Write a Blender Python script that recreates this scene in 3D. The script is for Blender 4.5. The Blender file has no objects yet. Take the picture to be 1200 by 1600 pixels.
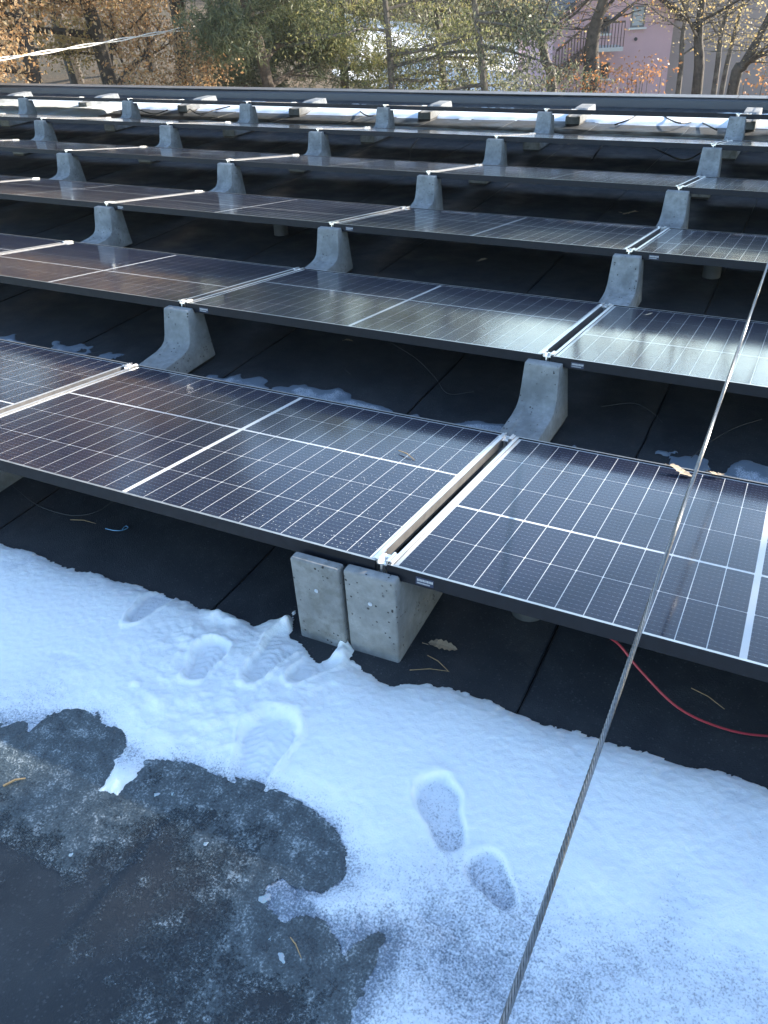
import bpy, bmesh, math, random
import numpy as np
from mathutils import Matrix, Vector
R = math.radians
random.seed(7)
rng = np.random.default_rng(11)
scene = bpy.context.scene
col = scene.collection

# ------------------------------------------------------------------ camera
F_PX = 1284.8                      # focal length in pixels of the 1200x1600 photograph
CAM = np.array([2.679, -1.549, 1.673])
PITCH, YAW, ROLL = 0.59285, -0.49132, -0.05358
cp, sp, cy, sy = math.cos(PITCH), math.sin(PITCH), math.cos(YAW), math.sin(YAW)
FWD = np.array([sy * cp, cy * cp, -sp])
RT0 = np.array([cy, -sy, 0.0]); UP0 = np.cross(RT0, FWD)
RT = math.cos(ROLL) * RT0 + math.sin(ROLL) * UP0
UP = math.cos(ROLL) * UP0 - math.sin(ROLL) * RT0
cam_data = bpy.data.cameras.new('camera')
cam_data.sensor_fit = 'VERTICAL'; cam_data.sensor_height = 24.0
cam_data.lens = F_PX / 1600 * 24.0
cam_data.clip_start = 0.05; cam_data.clip_end = 2000
cam = bpy.data.objects.new('camera', cam_data); col.objects.link(cam)
cam.matrix_world = Matrix(((RT[0], UP[0], -FWD[0], CAM[0]), (RT[1], UP[1], -FWD[1], CAM[1]),
                           (RT[2], UP[2], -FWD[2], CAM[2]), (0, 0, 0, 1)))
scene.camera = cam

# ------------------------------------------------------------------ light
SUN_AZ, SUN_EL = R(38), R(18.7)      # azimuth from +Y towards +X
world = bpy.data.worlds.new('World'); scene.world = world; world.use_nodes = True
wn = world.node_tree.nodes; wl = world.node_tree.links
sky = wn.new('ShaderNodeTexSky'); sky.sky_type = 'NISHITA'; sky.sun_disc = False
sky.sun_elevation = SUN_EL; sky.sun_rotation = SUN_AZ
sky.air_density = 1.0; sky.dust_density = 0.3; sky.ozone_density = 1.3
wl.new(sky.outputs[0], wn['Background'].inputs[0]); wn['Background'].inputs[1].default_value = 0.15
sun_d = bpy.data.lights.new('sun', 'SUN'); sun_d.energy = 5.0; sun_d.angle = R(0.53); sun_d.color = (1, .89, .74)
sun = bpy.data.objects.new('sun', sun_d); col.objects.link(sun)
SUN_DIR = Vector((math.sin(SUN_AZ) * math.cos(SUN_EL), math.cos(SUN_AZ) * math.cos(SUN_EL), math.sin(SUN_EL)))
sun.rotation_euler = SUN_DIR.to_track_quat('Z', 'Y').to_euler(); sun.location = (20, 20, 20)
scene.view_settings.view_transform = 'Standard'; scene.view_settings.look = 'None'
scene.view_settings.gamma = 1.0; scene.view_settings.exposure = 1.8
scene.render.engine = 'CYCLES'
scene.cycles.max_bounces = 8; scene.cycles.transparent_max_bounces = 8
scene.cycles.caustics_reflective = False; scene.cycles.caustics_refractive = False
scene.cycles.sample_clamp_indirect = 6

# ------------------------------------------------------------------ helpers
def ray(px, py):
    d = FWD + RT * (px - 600) / F_PX + UP * (800 - py) / F_PX
    return d / np.linalg.norm(d)
def on_z(px, py, z=0.0):
    d = ray(px, py); return CAM + d * (z - CAM[2]) / d[2]
def at_dist(px, py, dist):          # point on the pixel's ray at a horizontal distance
    d = ray(px, py); return CAM + d * dist / math.hypot(d[0], d[1])

def tag(o, label=None, cat=None, group=None, kind=None):
    if label: o['label'] = label
    if cat: o['category'] = cat
    if group: o['group'] = group
    if kind: o['kind'] = kind
    return o
def empty(name, loc=(0, 0, 0), rot=(0, 0, 0)):
    o = bpy.data.objects.new(name, None); o.empty_display_size = .1
    o.location = loc; o.rotation_euler = rot; col.objects.link(o); return o
def link(name, mesh, parent=None):
    o = bpy.data.objects.new(name, mesh); col.objects.link(o)
    if parent: o.parent = parent
    return o
def mesh_np(name, V, Fq, mats, smooth=False, tri=False):
    """fast mesh of quads (or tris) from arrays"""
    V = np.asarray(V, np.float32); Fq = np.asarray(Fq, np.int32); k = Fq.shape[1]
    m = bpy.data.meshes.new(name)
    m.vertices.add(len(V)); m.vertices.foreach_set('co', V.ravel())
    m.loops.add(Fq.size); m.loops.foreach_set('vertex_index', Fq.ravel())
    m.polygons.add(len(Fq)); m.polygons.foreach_set('loop_start', np.arange(0, Fq.size, k, dtype=np.int32))
    m.polygons.foreach_set('loop_total', np.full(len(Fq), k, np.int32))
    if smooth: m.polygons.foreach_set('use_smooth', np.ones(len(Fq), bool))
    m.update(calc_edges=True)
    for mt in (mats if isinstance(mats, (list, tuple)) else [mats]): m.materials.append(mt)
    return m
class MB:
    def __init__(s): s.v = []; s.f = []; s.mi = []
    def add(s, vs, fs, mi=0):
        b = len(s.v); s.v += [tuple(v) for v in vs]; s.f += [tuple(i + b for i in f) for f in fs]; s.mi += [mi] * len(fs)
    def box(s, x0, x1, y0, y1, z0, z1, mi=0, top=None):
        s.add([(x0, y0, z0), (x1, y0, z0), (x1, y1, z0), (x0, y1, z0), (x0, y0, z1), (x1, y0, z1), (x1, y1, z1), (x0, y1, z1)],
              [(0, 3, 2, 1), (0, 1, 5, 4), (1, 2, 6, 5), (2, 3, 7, 6), (3, 0, 4, 7)], mi)
        s.add([(x0, y0, z1), (x1, y0, z1), (x1, y1, z1), (x0, y1, z1)], [(0, 1, 2, 3)], mi if top is None else top)
    def tube(s, pts, rad, n=6, mi=0, cap=True):
        pts = [Vector(p) for p in pts]; rad = rad if hasattr(rad, '__len__') else [rad] * len(pts)
        b = len(s.v); a = None
        for i, p in enumerate(pts):
            t = (pts[min(i + 1, len(pts) - 1)] - pts[max(i - 1, 0)]).normalized()
            if a is None: a = t.orthogonal().normalized()
            a = (a - t * a.dot(t)).normalized(); c = t.cross(a)
            for j in range(n):
                q = 2 * math.pi * j / n; s.v.append(tuple(p + (a * math.cos(q) + c * math.sin(q)) * rad[i]))
        for i in range(len(pts) - 1):
            for j in range(n):
                s.f.append((b + i * n + j, b + i * n + (j + 1) % n, b + (i + 1) * n + (j + 1) % n, b + (i + 1) * n + j)); s.mi.append(mi)
        if cap:
            s.f.append(tuple(b + j for j in reversed(range(n)))); s.mi.append(mi)
            e = b + (len(pts) - 1) * n; s.f.append(tuple(e + j for j in range(n))); s.mi.append(mi)
    def mesh(s, name, mats, smooth=False, bevel=0, seg=2, weld=True):
        m = bpy.data.meshes.new(name); m.from_pydata(s.v, [], s.f)
        for mt in (mats if isinstance(mats, (list, tuple)) else [mats]): m.materials.append(mt)
        m.polygons.foreach_set('material_index', s.mi)
        bm = bmesh.new(); bm.from_mesh(m)
        if weld: bmesh.ops.remove_doubles(bm, verts=bm.verts, dist=1e-5)
        bmesh.ops.recalc_face_normals(bm, faces=bm.faces)
        if bevel:
            es = [e for e in bm.edges if len(e.link_faces) == 2 and e.calc_face_angle(0) > R(25)]
            bmesh.ops.bevel(bm, geom=es, offset=bevel, segments=seg, affect='EDGES', profile=.5, clamp_overlap=True)
        for f in bm.faces: f.smooth = smooth
        bm.to_mesh(m); bm.free()
        if smooth: 
            try: m.set_sharp_from_angle(angle=R(40))
            except Exception: pass
        return m
    def build(s, name, mats, parent=None, **k):
        return link(name, s.mesh(name, mats, **k), parent)

def vnoise(x, y, seed=0):
    """2-D value noise, -1..1, numpy"""
    xi = np.floor(x).astype(np.int64); yi = np.floor(y).astype(np.int64); xf = x - xi; yf = y - yi
    def h(a, b):
        n = (a * 374761393 + b * 668265263 + seed * 974634777) & 0xffffffff
        n = ((n ^ (n >> 13)) * 1274126177) & 0xffffffff
        return ((n ^ (n >> 16)) & 0xffff) / 32767.5 - 1
    u = xf * xf * (3 - 2 * xf); v = yf * yf * (3 - 2 * yf)
    return (h(xi, yi) * (1 - u) + h(xi + 1, yi) * u) * (1 - v) + (h(xi, yi + 1) * (1 - u) + h(xi + 1, yi + 1) * u) * v
def fbm(x, y, f, octs=4, seed=0, gain=.5):
    s = 0; a = 1
    for i in range(octs): s = s + a * vnoise(x * f + 17.3 * i, y * f - 9.1 * i, seed + i); f *= 2.03; a *= gain
    return s
def sstep(a, b, x):
    t = np.clip((x - a) / (b - a), 0, 1); return t * t * (3 - 2 * t)
def sdist(P, X, Y):
    """signed distance to a closed polygon, positive inside"""
    P = np.asarray(P, float); d = np.full(X.shape, 1e9); ins = np.zeros(X.shape, bool)
    for (ax, ay), (bx, by) in zip(P, np.roll(P, -1, 0)):
        ex, ey = bx - ax, by - ay; L = ex * ex + ey * ey + 1e-12
        t = np.clip(((X - ax) * ex + (Y - ay) * ey) / L, 0, 1)
        d = np.minimum(d, np.hypot(X - ax - t * ex, Y - ay - t * ey))
        c = ((ay > Y) != (by > Y)) & (X < ex * (Y - ay) / (ey if abs(ey) > 1e-12 else 1e-12) + ax); ins ^= c
    return np.where(ins, d, -d)

# ------------------------------------------------------------------ materials
class N:
    """tiny node-graph helper"""
    def __init__(s, name):
        s.m = bpy.data.materials.new(name); s.m.use_nodes = True; s.t = s.m.node_tree
        s.b = s.t.nodes['Principled BSDF']; s.out = s.t.nodes['Material Output']
    def n(s, typ, **k):
        o = s.t.nodes.new(typ)
        for a, v in k.items(): setattr(o, a, v)
        return o
    def l(s, a, b): s.t.links.new(a, b)
    def coord(s, kind='Object'): return s.n('ShaderNodeTexCoord').outputs[kind]
    def noise(s, vec, scale, detail=4, rough=.55):
        o = s.n('ShaderNodeTexNoise'); o.inputs['Scale'].default_value = scale; o.inputs['Detail'].default_value = detail
        o.inputs['Roughness'].default_value = rough; s.l(vec, o.inputs['Vector']); return o.outputs['Fac']
    def voro(s, vec, scale, feat='F1', out='Distance'):
        o = s.n('ShaderNodeTexVoronoi'); o.feature = feat; o.inputs['Scale'].default_value = scale
        s.l(vec, o.inputs['Vector']); return o.outputs[out]
    def ramp(s, fac, stops):
        o = s.n('ShaderNodeValToRGB'); e = o.color_ramp.elements
        while len(e) < len(stops): e.new(.5)
        for q, (p, c) in zip(e, stops): q.position = p; q.color = (c if hasattr(c, '__len__') else (c, c, c)) + ((1,) if (hasattr(c, '__len__') and len(c) == 3) or not hasattr(c, '__len__') else ())
        s.l(fac, o.inputs[0]); return o.outputs[0]
    def mix(s, f, a, b):
        o = s.n('ShaderNodeMix', data_type='RGBA')
        for sock, v in ((o.inputs[0], f), (o.inputs[6], a), (o.inputs[7], b)):
            if hasattr(v, 'links') or hasattr(v, 'is_linked'): s.l(v, sock)
            elif sock is o.inputs[0]: sock.default_value = v
            else: sock.default_value = (*v, 1)
        return o.outputs[2]
    def math(s, op, a, b=0.0):
        o = s.n('ShaderNodeMath', operation=op)
        for sock, v in ((o.inputs[0], a), (o.inputs[1], b)):
            if hasattr(v, 'is_linked'): s.l(v, sock)
            else: sock.default_value = v
        return o.outputs[0]
    def bump(s, h, strength=.5, dist=.01):
        o = s.n('ShaderNodeBump'); o.inputs['Strength'].default_value = strength; o.inputs['Distance'].default_value = dist
        s.l(h, o.inputs['Height']); s.l(o.outputs[0], s.b.inputs['Normal']); return o
    def set(s, **k):
        for a, v in k.items():
            i = s.b.inputs[a.replace('_', ' ')]
            if hasattr(v, 'is_linked'): s.l(v, i)
            else: i.default_value = (*v, 1) if isinstance(v, tuple) and len(v) == 3 else v
        return s
    def world_pos(s): return s.n('ShaderNodeNewGeometry').outputs['Position']

def simple(name, c, rough=.6, metal=0.0, var=.0, scale=20):
    n = N(name); n.set(Roughness=rough, Metallic=metal)
    if var:
        f = n.noise(n.coord(), scale, 4)
        n.set(Base_Color=n.ramp(f, [(.3, tuple(x * (1 - var) for x in c)), (.7, tuple(min(1, x * (1 + var)) for x in c))]))
    else: n.set(Base_Color=c)
    return n.m

def mat_roof():
    n = N('mineral_bitumen'); p = n.world_pos()
    g = n.voro(p, 230); big = n.noise(p, 1.7, 5); mid = n.noise(p, 9, 5, .65); fine = n.noise(p, 260, 2)
    c = n.mix(big, (.017, .022, .029), (.037, .043, .050))
    c = n.mix(n.ramp(mid, [(.45, 0.0), (.75, .55)]), c, (.056, .062, .068))
    spark = n.ramp(n.voro(p, 230, 'F1', 'Color'), [(.80, 0.0), (.97, .5)])
    c = n.mix(spark, c, (.12, .13, .14))
    n.set(Base_Color=c, Roughness=n.ramp(n.noise(p, 3.1, 4), [(.35, .42), (.65, .8)]), Specular_IOR_Level=.35)
    h = n.math('ADD', n.math('MULTIPLY', g, .6), n.math('MULTIPLY', fine, .5))
    n.bump(h, .5, .003); return n.m
def mat_snow():
    n = N('snow'); p = n.world_pos()
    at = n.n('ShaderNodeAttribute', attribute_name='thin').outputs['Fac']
    s1 = n.noise(p, 210, 3, .6); s2 = n.noise(p, 34, 4, .6); big = n.noise(p, 5, 3)
    # grains of roof showing where the cover is thin
    k = n.math('ADD', n.math('MULTIPLY', s1, .74), n.math('MULTIPLY', s2, .26))
    k = n.math('SUBTRACT', n.math('ADD', k, n.math('MULTIPLY', at, .31)), .66)
    hole = n.ramp(n.math('MULTIPLY', k, 4.2), [(.0, 0.0), (1.0, 1.0)])
    cr = n.mix(big, (.82, .88, .91), (.88, .92, .94))
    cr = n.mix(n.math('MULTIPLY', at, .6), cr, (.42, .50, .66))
    n.set(Base_Color=n.mix(hole, cr, (.15, .19, .24)), Roughness=.55, Specular_IOR_Level=.35)
    n.set(Subsurface_Weight=.35, Subsurface_Scale=.02); n.b.inputs['Subsurface Radius'].default_value = (.6, .8, 1.0)
    h = n.math('ADD', n.math('MULTIPLY', s1, .7), n.math('MULTIPLY', n.noise(p, 60, 4, .7), .6))
    n.bump(h, .36, .005); return n.m
def mat_slush():
    n = N('grey_slush'); p = n.world_pos()
    s1 = n.noise(p, 190, 3, .65); s2 = n.noise(p, 22, 5, .65)
    at = n.n('ShaderNodeAttribute', attribute_name='amount').outputs['Fac']
    k = n.ramp(n.math('ADD', n.math('MULTIPLY', s1, .5), n.math('MULTIPLY', s2, .5)), [(.40, (.025, .036, .045)), (.54, (.065, .09, .105)), (.68, (.38, .44, .48))])
    n.set(Base_Color=k, Roughness=n.ramp(s2, [(.35, .25), (.7, .6)]), Specular_IOR_Level=.6)
    n.bump(n.math('ADD', s1, s2), .5, .006)
    al = n.math('ADD', at, n.math('MULTIPLY', n.math('SUBTRACT', n.math('ADD', n.math('MULTIPLY', s1, .6), n.math('MULTIPLY', s2, .4)), .5), 1.6))
    n.set(Alpha=n.ramp(al, [(.05, 0.0), (.75, 1.0)])); return n.m
def mat_concrete(name, dark=0.0):
    n = N(name); p = n.coord(); info = n.n('ShaderNodeObjectInfo').outputs['Random']
    off = n.n('ShaderNodeVectorMath', operation='ADD'); n.l(p, off.inputs[0])
    cmb = n.n('ShaderNodeCombineXYZ'); n.l(n.math('MULTIPLY', info, 40.0), cmb.inputs[0]); n.l(n.math('MULTIPLY', info, 17.0), cmb.inputs[2]); n.l(cmb.outputs[0], off.inputs[1]); p = off.outputs[0]
    big = n.noise(p, 9, 5, .65); fine = n.noise(p, 120, 4, .7)
    c = n.mix(n.ramp(big, [(.35, 0.0), (.7, 1.0)]), (.19, .205, .22), (.38, .40, .415))
    c = n.mix(n.ramp(n.noise(p, 30, 6, .75), [(.46, 0.0), (.6, .4 + dark)]), c, (.13, .135, .13))
    c = n.mix(n.ramp(fine, [(.4, .25), (.6, 0.0)]), c, (.12, .12, .12))
    vd = n.voro(p, 80); vc = n.n('ShaderNodeSeparateColor'); n.l(n.voro(p, 80, 'F1', 'Color'), vc.inputs[0])
    pit = n.ramp(n.math('SUBTRACT', n.math('MULTIPLY', n.ramp(vc.outputs[0], [(.45, 0.0), (1.0, 1.0)]), .42), n.math('ADD', vd, n.math('MULTIPLY', fine, .12))), [(.0, 0.0), (.08, 1.0)])
    sel = n.ramp(n.noise(p, 11, 3), [(.46, 0.0), (.54, 1.0)])
    pit = n.math('MULTIPLY', pit, sel)
    c = n.mix(n.math('MULTIPLY', info, .4), c, (.18, .19, .19))
    n.set(Base_Color=n.mix(pit, c, (.05, .05, .05)), Roughness=.88, Specular_IOR_Level=.3)
    n.bump(n.math('SUBTRACT', n.math('MULTIPLY', fine, .25), n.math('MULTIPLY', pit, 1.4)), .7, .005); return n.m
def mat_cell():
    n = N('solar_cell')
    uv = n.coord('UV'); sep = n.n('ShaderNodeSeparateXYZ'); n.l(uv, sep.inputs[0])
    # fine bus wires: ten per cell along V, broken into dashes along U
    fv = n.math('FRACT', n.math('MULTIPLY', sep.outputs[1], 10.0)); fu = n.math('FRACT', n.math('MULTIPLY', sep.outputs[0], 5.0))
    line = n.math('LESS_THAN', fv, .085); dash = n.math('LESS_THAN', fu, .34)
    k = n.math('MULTIPLY', line, n.math('ADD', n.math('MULTIPLY', dash, .42), .16))
    fing = n.math('MULTIPLY', n.math('LESS_THAN', n.math('FRACT', n.math('MULTIPLY', sep.outputs[0], 5.0)), .06), n.math('LESS_THAN', fv, .12))
    k = n.math('MAXIMUM', k, n.math('MULTIPLY', fing, .8))
    rnd = n.n('ShaderNodeObjectInfo').outputs['Random']
    base = n.mix(n.math('MULTIPLY', n.noise(n.coord(), 14, 3), .8), (.003, .006, .022), (.005, .011, .038))
    n.set(Base_Color=n.mix(k, base, (.24, .26, .32)), Roughness=.45, Specular_IOR_Level=.08); return n.m
def mat_glass():
    n = N('solar_glass'); t = n.t
    gl = n.n('ShaderNodeBsdfGlossy'); gl.inputs['Color'].default_value = (.96, .98, 1, 1)
    p = n.world_pos()
    n.l(n.ramp(n.noise(p, 2.3, 4), [(.3, .075), (.7, .14)]), gl.inputs['Roughness'])
    tr = n.n('ShaderNodeBsdfTransparent'); tr.inputs[0].default_value = (.95, .96, .97, 1)
    ge = n.n('ShaderNodeNewGeometry'); dt = n.n('ShaderNodeVectorMath', operation='DOT_PRODUCT'); n.l(ge.outputs['Normal'], dt.inputs[0]); n.l(ge.outputs['Incoming'], dt.inputs[1])
    cs = n.math('SUBTRACT', 1.0, n.math('ABSOLUTE', dt.outputs['Value']))          # Schlick, the same from both sides of the sheet
    frs = n.math('ADD', .032, n.math('MULTIPLY', n.math('POWER', cs, 5.0), .968))
    df = n.n('ShaderNodeBsdfDiffuse'); df.inputs[0].default_value = (.5, .5, .48, 1)     # film of dust and dried drops
    dust = n.ramp(n.noise(p, 7, 6, .7), [(.36, .001), (.7, .014)])
    spots = n.ramp(n.voro(p, 95), [(.06, .35), (.13, 0.0)])
    spots = n.math('MULTIPLY', spots, n.ramp(n.noise(p, 3, 3), [(.45, .0), (.62, 1.0)]))
    m1 = n.n('ShaderNodeMixShader'); n.l(n.math('MAXIMUM', dust, n.math('MULTIPLY', spots, .5)), m1.inputs[0]); n.l(tr.outputs[0], m1.inputs[1]); n.l(df.outputs[0], m1.inputs[2])
    m2 = n.n('ShaderNodeMixShader'); n.l(frs, m2.inputs[0]); n.l(m1.outputs[0], m2.inputs[1]); n.l(gl.outputs[0], m2.inputs[2])
    n.l(m2.outputs[0], n.out.inputs['Surface']); return n.m
def mat_leaf(name, cols, trans=.45, rough=.5):
    n = N(name); g = n.n('ShaderNodeNewGeometry').outputs['Random Per Island']
    c = n.ramp(g, [(i / max(1, len(cols) - 1), q) for i, q in enumerate(cols)])
    n.set(Base_Color=c, Roughness=rough, Specular_IOR_Level=.4)
    tl = n.n('ShaderNodeBsdfTranslucent'); n.l(c, tl.inputs[0])
    mx = n.n('ShaderNodeMixShader'); mx.inputs[0].default_value = trans
    n.l(n.b.outputs[0], mx.inputs[1]); n.l(tl.outputs[0], mx.inputs[2]); n.l(mx.outputs[0], n.out.inputs['Surface']); return n.m
def mat_bark(name, a, b):
    n = N(name); p = n.coord(); f = n.noise(p, 9, 6, .7); s = n.noise(p, 40, 4, .7)
    n.set(Base_Color=n.mix(n.ramp(f, [(.35, 0.0), (.65, 1.0)]), a, b), Roughness=.9); n.bump(s, .8, .02); return n.m
def mat_ground():
    n = N('leaf_litter'); p = n.world_pos()
    f = n.noise(p, .6, 5, .6); s = n.noise(p, 9, 5, .75)
    c = n.mix(n.ramp(f, [(.35, 0.0), (.65, 1.0)]), (.035, .033, .02), (.085, .06, .035))
    c = n.mix(n.ramp(s, [(.45, 0.0), (.7, .8)]), c, (.15, .10, .055))
    n.set(Base_Color=c, Roughness=.95); n.bump(s, 1, .08); return n.m
def mat_plaster(name, c):
    n = N(name); p = n.coord(); f = n.noise(p, .5, 5, .6); s = n.noise(p, 30, 3)
    n.set(Base_Color=n.mix(n.ramp(f, [(.3, 0.0), (.7, 1.0)]), tuple(x * .88 for x in c), c), Roughness=.9); n.bump(s, .3, .01); return n.m
def mat_window():
    n = N('window_glass'); n.set(Base_Color=(.03, .04, .05), Roughness=.05, Specular_IOR_Level=.6); return n.m
def mat_capping():
    n = N('parapet_membrane'); p = n.coord(); f = n.noise(p, 2.5, 5, .6); s = n.noise(p, 60, 4)
    n.set(Base_Color=n.mix(f, (.030, .034, .040), (.065, .07, .078)), Roughness=n.ramp(f, [(.3, .35), (.7, .6)])); n.bump(s, .4, .01); return n.m

M = {}
M['roof'] = mat_roof(); M['snow'] = mat_snow(); M['slush'] = mat_slush()
M['concrete'] = mat_concrete('cast_concrete'); M['concrete_dark'] = mat_concrete('weathered_concrete', .4)
M['cell'] = mat_cell(); M['glass'] = mat_glass(); M['capping'] = mat_capping()
M['frame'] = simple('black_anodised', (.009, .011, .017), .55, 0, .2, 30)
M['frame'].node_tree.nodes['Principled BSDF'].inputs['Specular IOR Level'].default_value = .25
M['lip'] = simple('sky_glare_lip', (.50, .50, .48), .34, .85, .15, 25)  # bright metal tone stands for sky glare on the black frame lip
M['lip_short'] = simple('sun_glare_rail', (.78, .78, .76), .32, .7, .08, 25)  # sun glare on the black short rails, put into a pale metal colour
M['slot_side'] = simple('dull_frame_side', (.16, .16, .165), .5, .4, .2, 25)
M['alu'] = simple('clamp_aluminium', (.82, .82, .82), .3, .9, .08, 60)
M['backsheet'] = simple('white_backsheet', (.66, .66, .65), .5)
M['under'] = simple('rear_sheet', (.08, .08, .085), .6)
M['sticker'] = simple('sticker_navy', (.02, .03, .07), .4)
M['print'] = simple('white_print', (.42, .44, .48), .5)
M['steel'] = simple('wire_rope_steel', (.21, .22, .225), .4, .8, .25, 120)
M['bead'] = simple('bitumen_bleed', (.005, .006, .007), .3)
M['red'] = simple('red_cable_sheath', (.30, .03, .045), .45, 0, .15, 30)
M['black_cable'] = simple('black_cable_sheath', (.012, .012, .013), .45)
M['white_cable'] = simple('pale_cable_sheath', (.75, .74, .70), .5)
M['blue'] = simple('blue_plastic', (.12, .33, .55), .4)
M['pipe'] = simple('grey_pvc', (.05, .055, .06), .7, 0, .2, 15)
M['dry_leaf'] = simple('dry_oak_leaf', (.34, .27, .19), .8, 0, .3, 60)
M['twig'] = simple('dry_needle', (.33, .23, .12), .8, 0, .25, 40)
M['water'] = N('water_drop').set(Base_Color=(.8, .85, .9), Roughness=.05, Transmission_Weight=.6, IOR=1.33).m
M['ice'] = N('ice_lump').set(Base_Color=(.38, .45, .51), Roughness=.3, Subsurface_Weight=.3, Subsurface_Scale=.02).m
M['bark_dark'] = mat_bark('dark_bark', (.035, .03, .027), (.10, .085, .07))
M['bark_grey'] = mat_bark('grey_bark', (.07, .062, .055), (.19, .17, .15))
M['bark_pine'] = mat_bark('pine_bark', (.07, .055, .045), (.17, .13, .10))
M['oak_leaf'] = mat_leaf('russet_oak_leaf', [(.28, .16, .08), (.52, .34, .18), (.46, .26, .11), (.62, .48, .30), (.42, .33, .20)], .55)
M['gold_leaf'] = mat_leaf('pale_gold_leaf', [(.40, .30, .12), (.58, .47, .23), (.33, .27, .13), (.52, .36, .16)], .55)
M['orange_leaf'] = mat_leaf('orange_leaf', [(.42, .17, .06), (.5, .27, .12), (.34, .13, .05)])
M['pine'] = mat_leaf('pine_needle', [(.08, .11, .065), (.14, .17, .09), (.22, .24, .13), (.07, .10, .075)], .42)
M['olive'] = mat_leaf('olive_needle', [(.16, .19, .08), (.28, .29, .11), (.38, .35, .15), (.13, .16, .09)], .5)
M['fir'] = mat_leaf('grey_green_spray', [(.10, .13, .08), (.18, .20, .12), (.28, .28, .18), (.10, .11, .09)], .45)
M['far_leaf'] = mat_leaf('far_leaf', [(.22, .14, .07), (.36, .25, .13), (.19, .17, .09), (.45, .33, .18), (.15, .16, .10)], .5)
M['ground'] = mat_ground()
M['far_snow'] = simple('field_snow', (.82, .85, .88), .6, 0, .05, 2)
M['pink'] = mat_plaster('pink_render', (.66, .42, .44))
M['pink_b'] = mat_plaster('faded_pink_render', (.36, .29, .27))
M['cream'] = mat_plaster('pale_render', (.6, .58, .55))
M['tiles'] = simple('dark_roof_tiles', (.06, .055, .06), .7, 0, .3, 3)
M['wood'] = simple('brown_wood', (.10, .06, .04), .7, 0, .3, 6)
M['white_paint'] = simple('white_paint', (.7, .7, .68), .5)
M['window'] = mat_window()
M['curtain'] = simple('pale_blind', (.45, .46, .46), .7)
M['green_board'] = simple('green_weatherboard', (.25, .29, .22), .7, 0, .2, 4)

# ------------------------------------------------------------------ roof (setting)
L, D, T = 1.797, 1.096, 0.146432
PITCH_X, PITCH_Y, ZN = 1.8337, 1.4830, 0.320
cT, sT = math.cos(T), math.sin(T)
Y_PAR = 9.45
roof = link('roof', None) if False else None
b = MB(); b.box(-19, 14, -4.0, Y_PAR + .3, -.35, -.006)
roof = b.build('roof', M['roof']); tag(roof, kind='structure')
# membrane sheets, one metre wide, each lapped over the next
yy = np.concatenate([np.linspace(-4.0, 2, 25), np.linspace(2.3, Y_PAR, 28)])
for i in range(-18, 14):
    x0 = .2 + i; w = 1.06; xs = [0, .02, .25, .5, .75, w - .012, w]
    V = []; Fq = []
    for jy, y in enumerate(yy):
        for ix, x in enumerate(xs):
            zl = .0065 - .0062 * (x / w) if ix < len(xs) - 1 else 0.0
            if ix == 0: zl = -.004
            zl = {0: .0, 1: .0005}.get(ix, .0005 + .0045 * (x / w)) if ix < len(xs) - 1 else -.001
            wob = .0035 * math.sin(y * 1.9 + i * 2.1) * math.sin(math.pi * min(1, x / w)) if 0 < ix < len(xs) - 2 else 0
            fil = max(0, (y - (Y_PAR - .5)) / .5) ** 2 * .06
            V.append((x0 + x, y, zl + wob * .6 + fil))
    nx = len(xs)
    for jy in range(len(yy) - 1):
        for ix in range(nx - 1):
            a = jy * nx + ix; Fq.append((a, a + 1, a + nx + 1, a + nx))
    link('membrane_sheet', mesh_np('membrane_sheet', V, Fq, M['roof']), roof)
    b = MB(); r_ = random.Random(i + 50); ysb = np.arange(-4.0, Y_PAR, .12)
    b.tube([(x0 + w - .004 + r_.uniform(-.003, .003), y, .0015 + max(0, (y - (Y_PAR - .5)) / .5) ** 2 * .06) for y in ysb], [r_.uniform(.002, .0042) for _ in ysb], 5, cap=False)
    b.build('seam_bead', M['bead'], roof, smooth=True, weld=False)

# parapet with rounded capping
prof = [(-.02, 0), (-.01, .10), (.0, .135), (.03, .150), (.10, .158), (.20, .154), (.24, .13), (.25, -.1)]
b = MB(); xs = np.linspace(-19, 14, 67); n0 = len(prof)
for x in xs:
    for (y, z) in prof: b.v.append((x, Y_PAR + y, z + .006 * math.sin(x * 1.3) * (z > .05)))
for i in range(len(xs) - 1):
    for j in range(n0 - 1):
        b.f.append((i * n0 + j, i * n0 + j + 1, (i + 1) * n0 + j + 1, (i + 1) * n0 + j)); b.mi.append(0)
par = b.build('parapet_wall', M['capping'], smooth=True)
tag(par, 'long low dark parapet wall along the far edge of the flat roof', 'wall')
# metal edge trim in lengths
for i in range(16):
    b = MB(); x0 = -18.9 + i * 2.05; b.box(x0, x0 + 2.042, Y_PAR + .045, Y_PAR + .255, .166, .172); b.box(x0, x0 + 2.042, Y_PAR + .255, Y_PAR + .259, .05, .172)
    b.build('edge_trim', M['slot_side'], par)
# building below the roof edge
b = MB(); b.box(-18.8, 13.8, -3.9, Y_PAR + .22, -6, -.36)
o = b.build('building_below', M['cream'], weld=True); tag(o, kind='structure'); 

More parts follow.
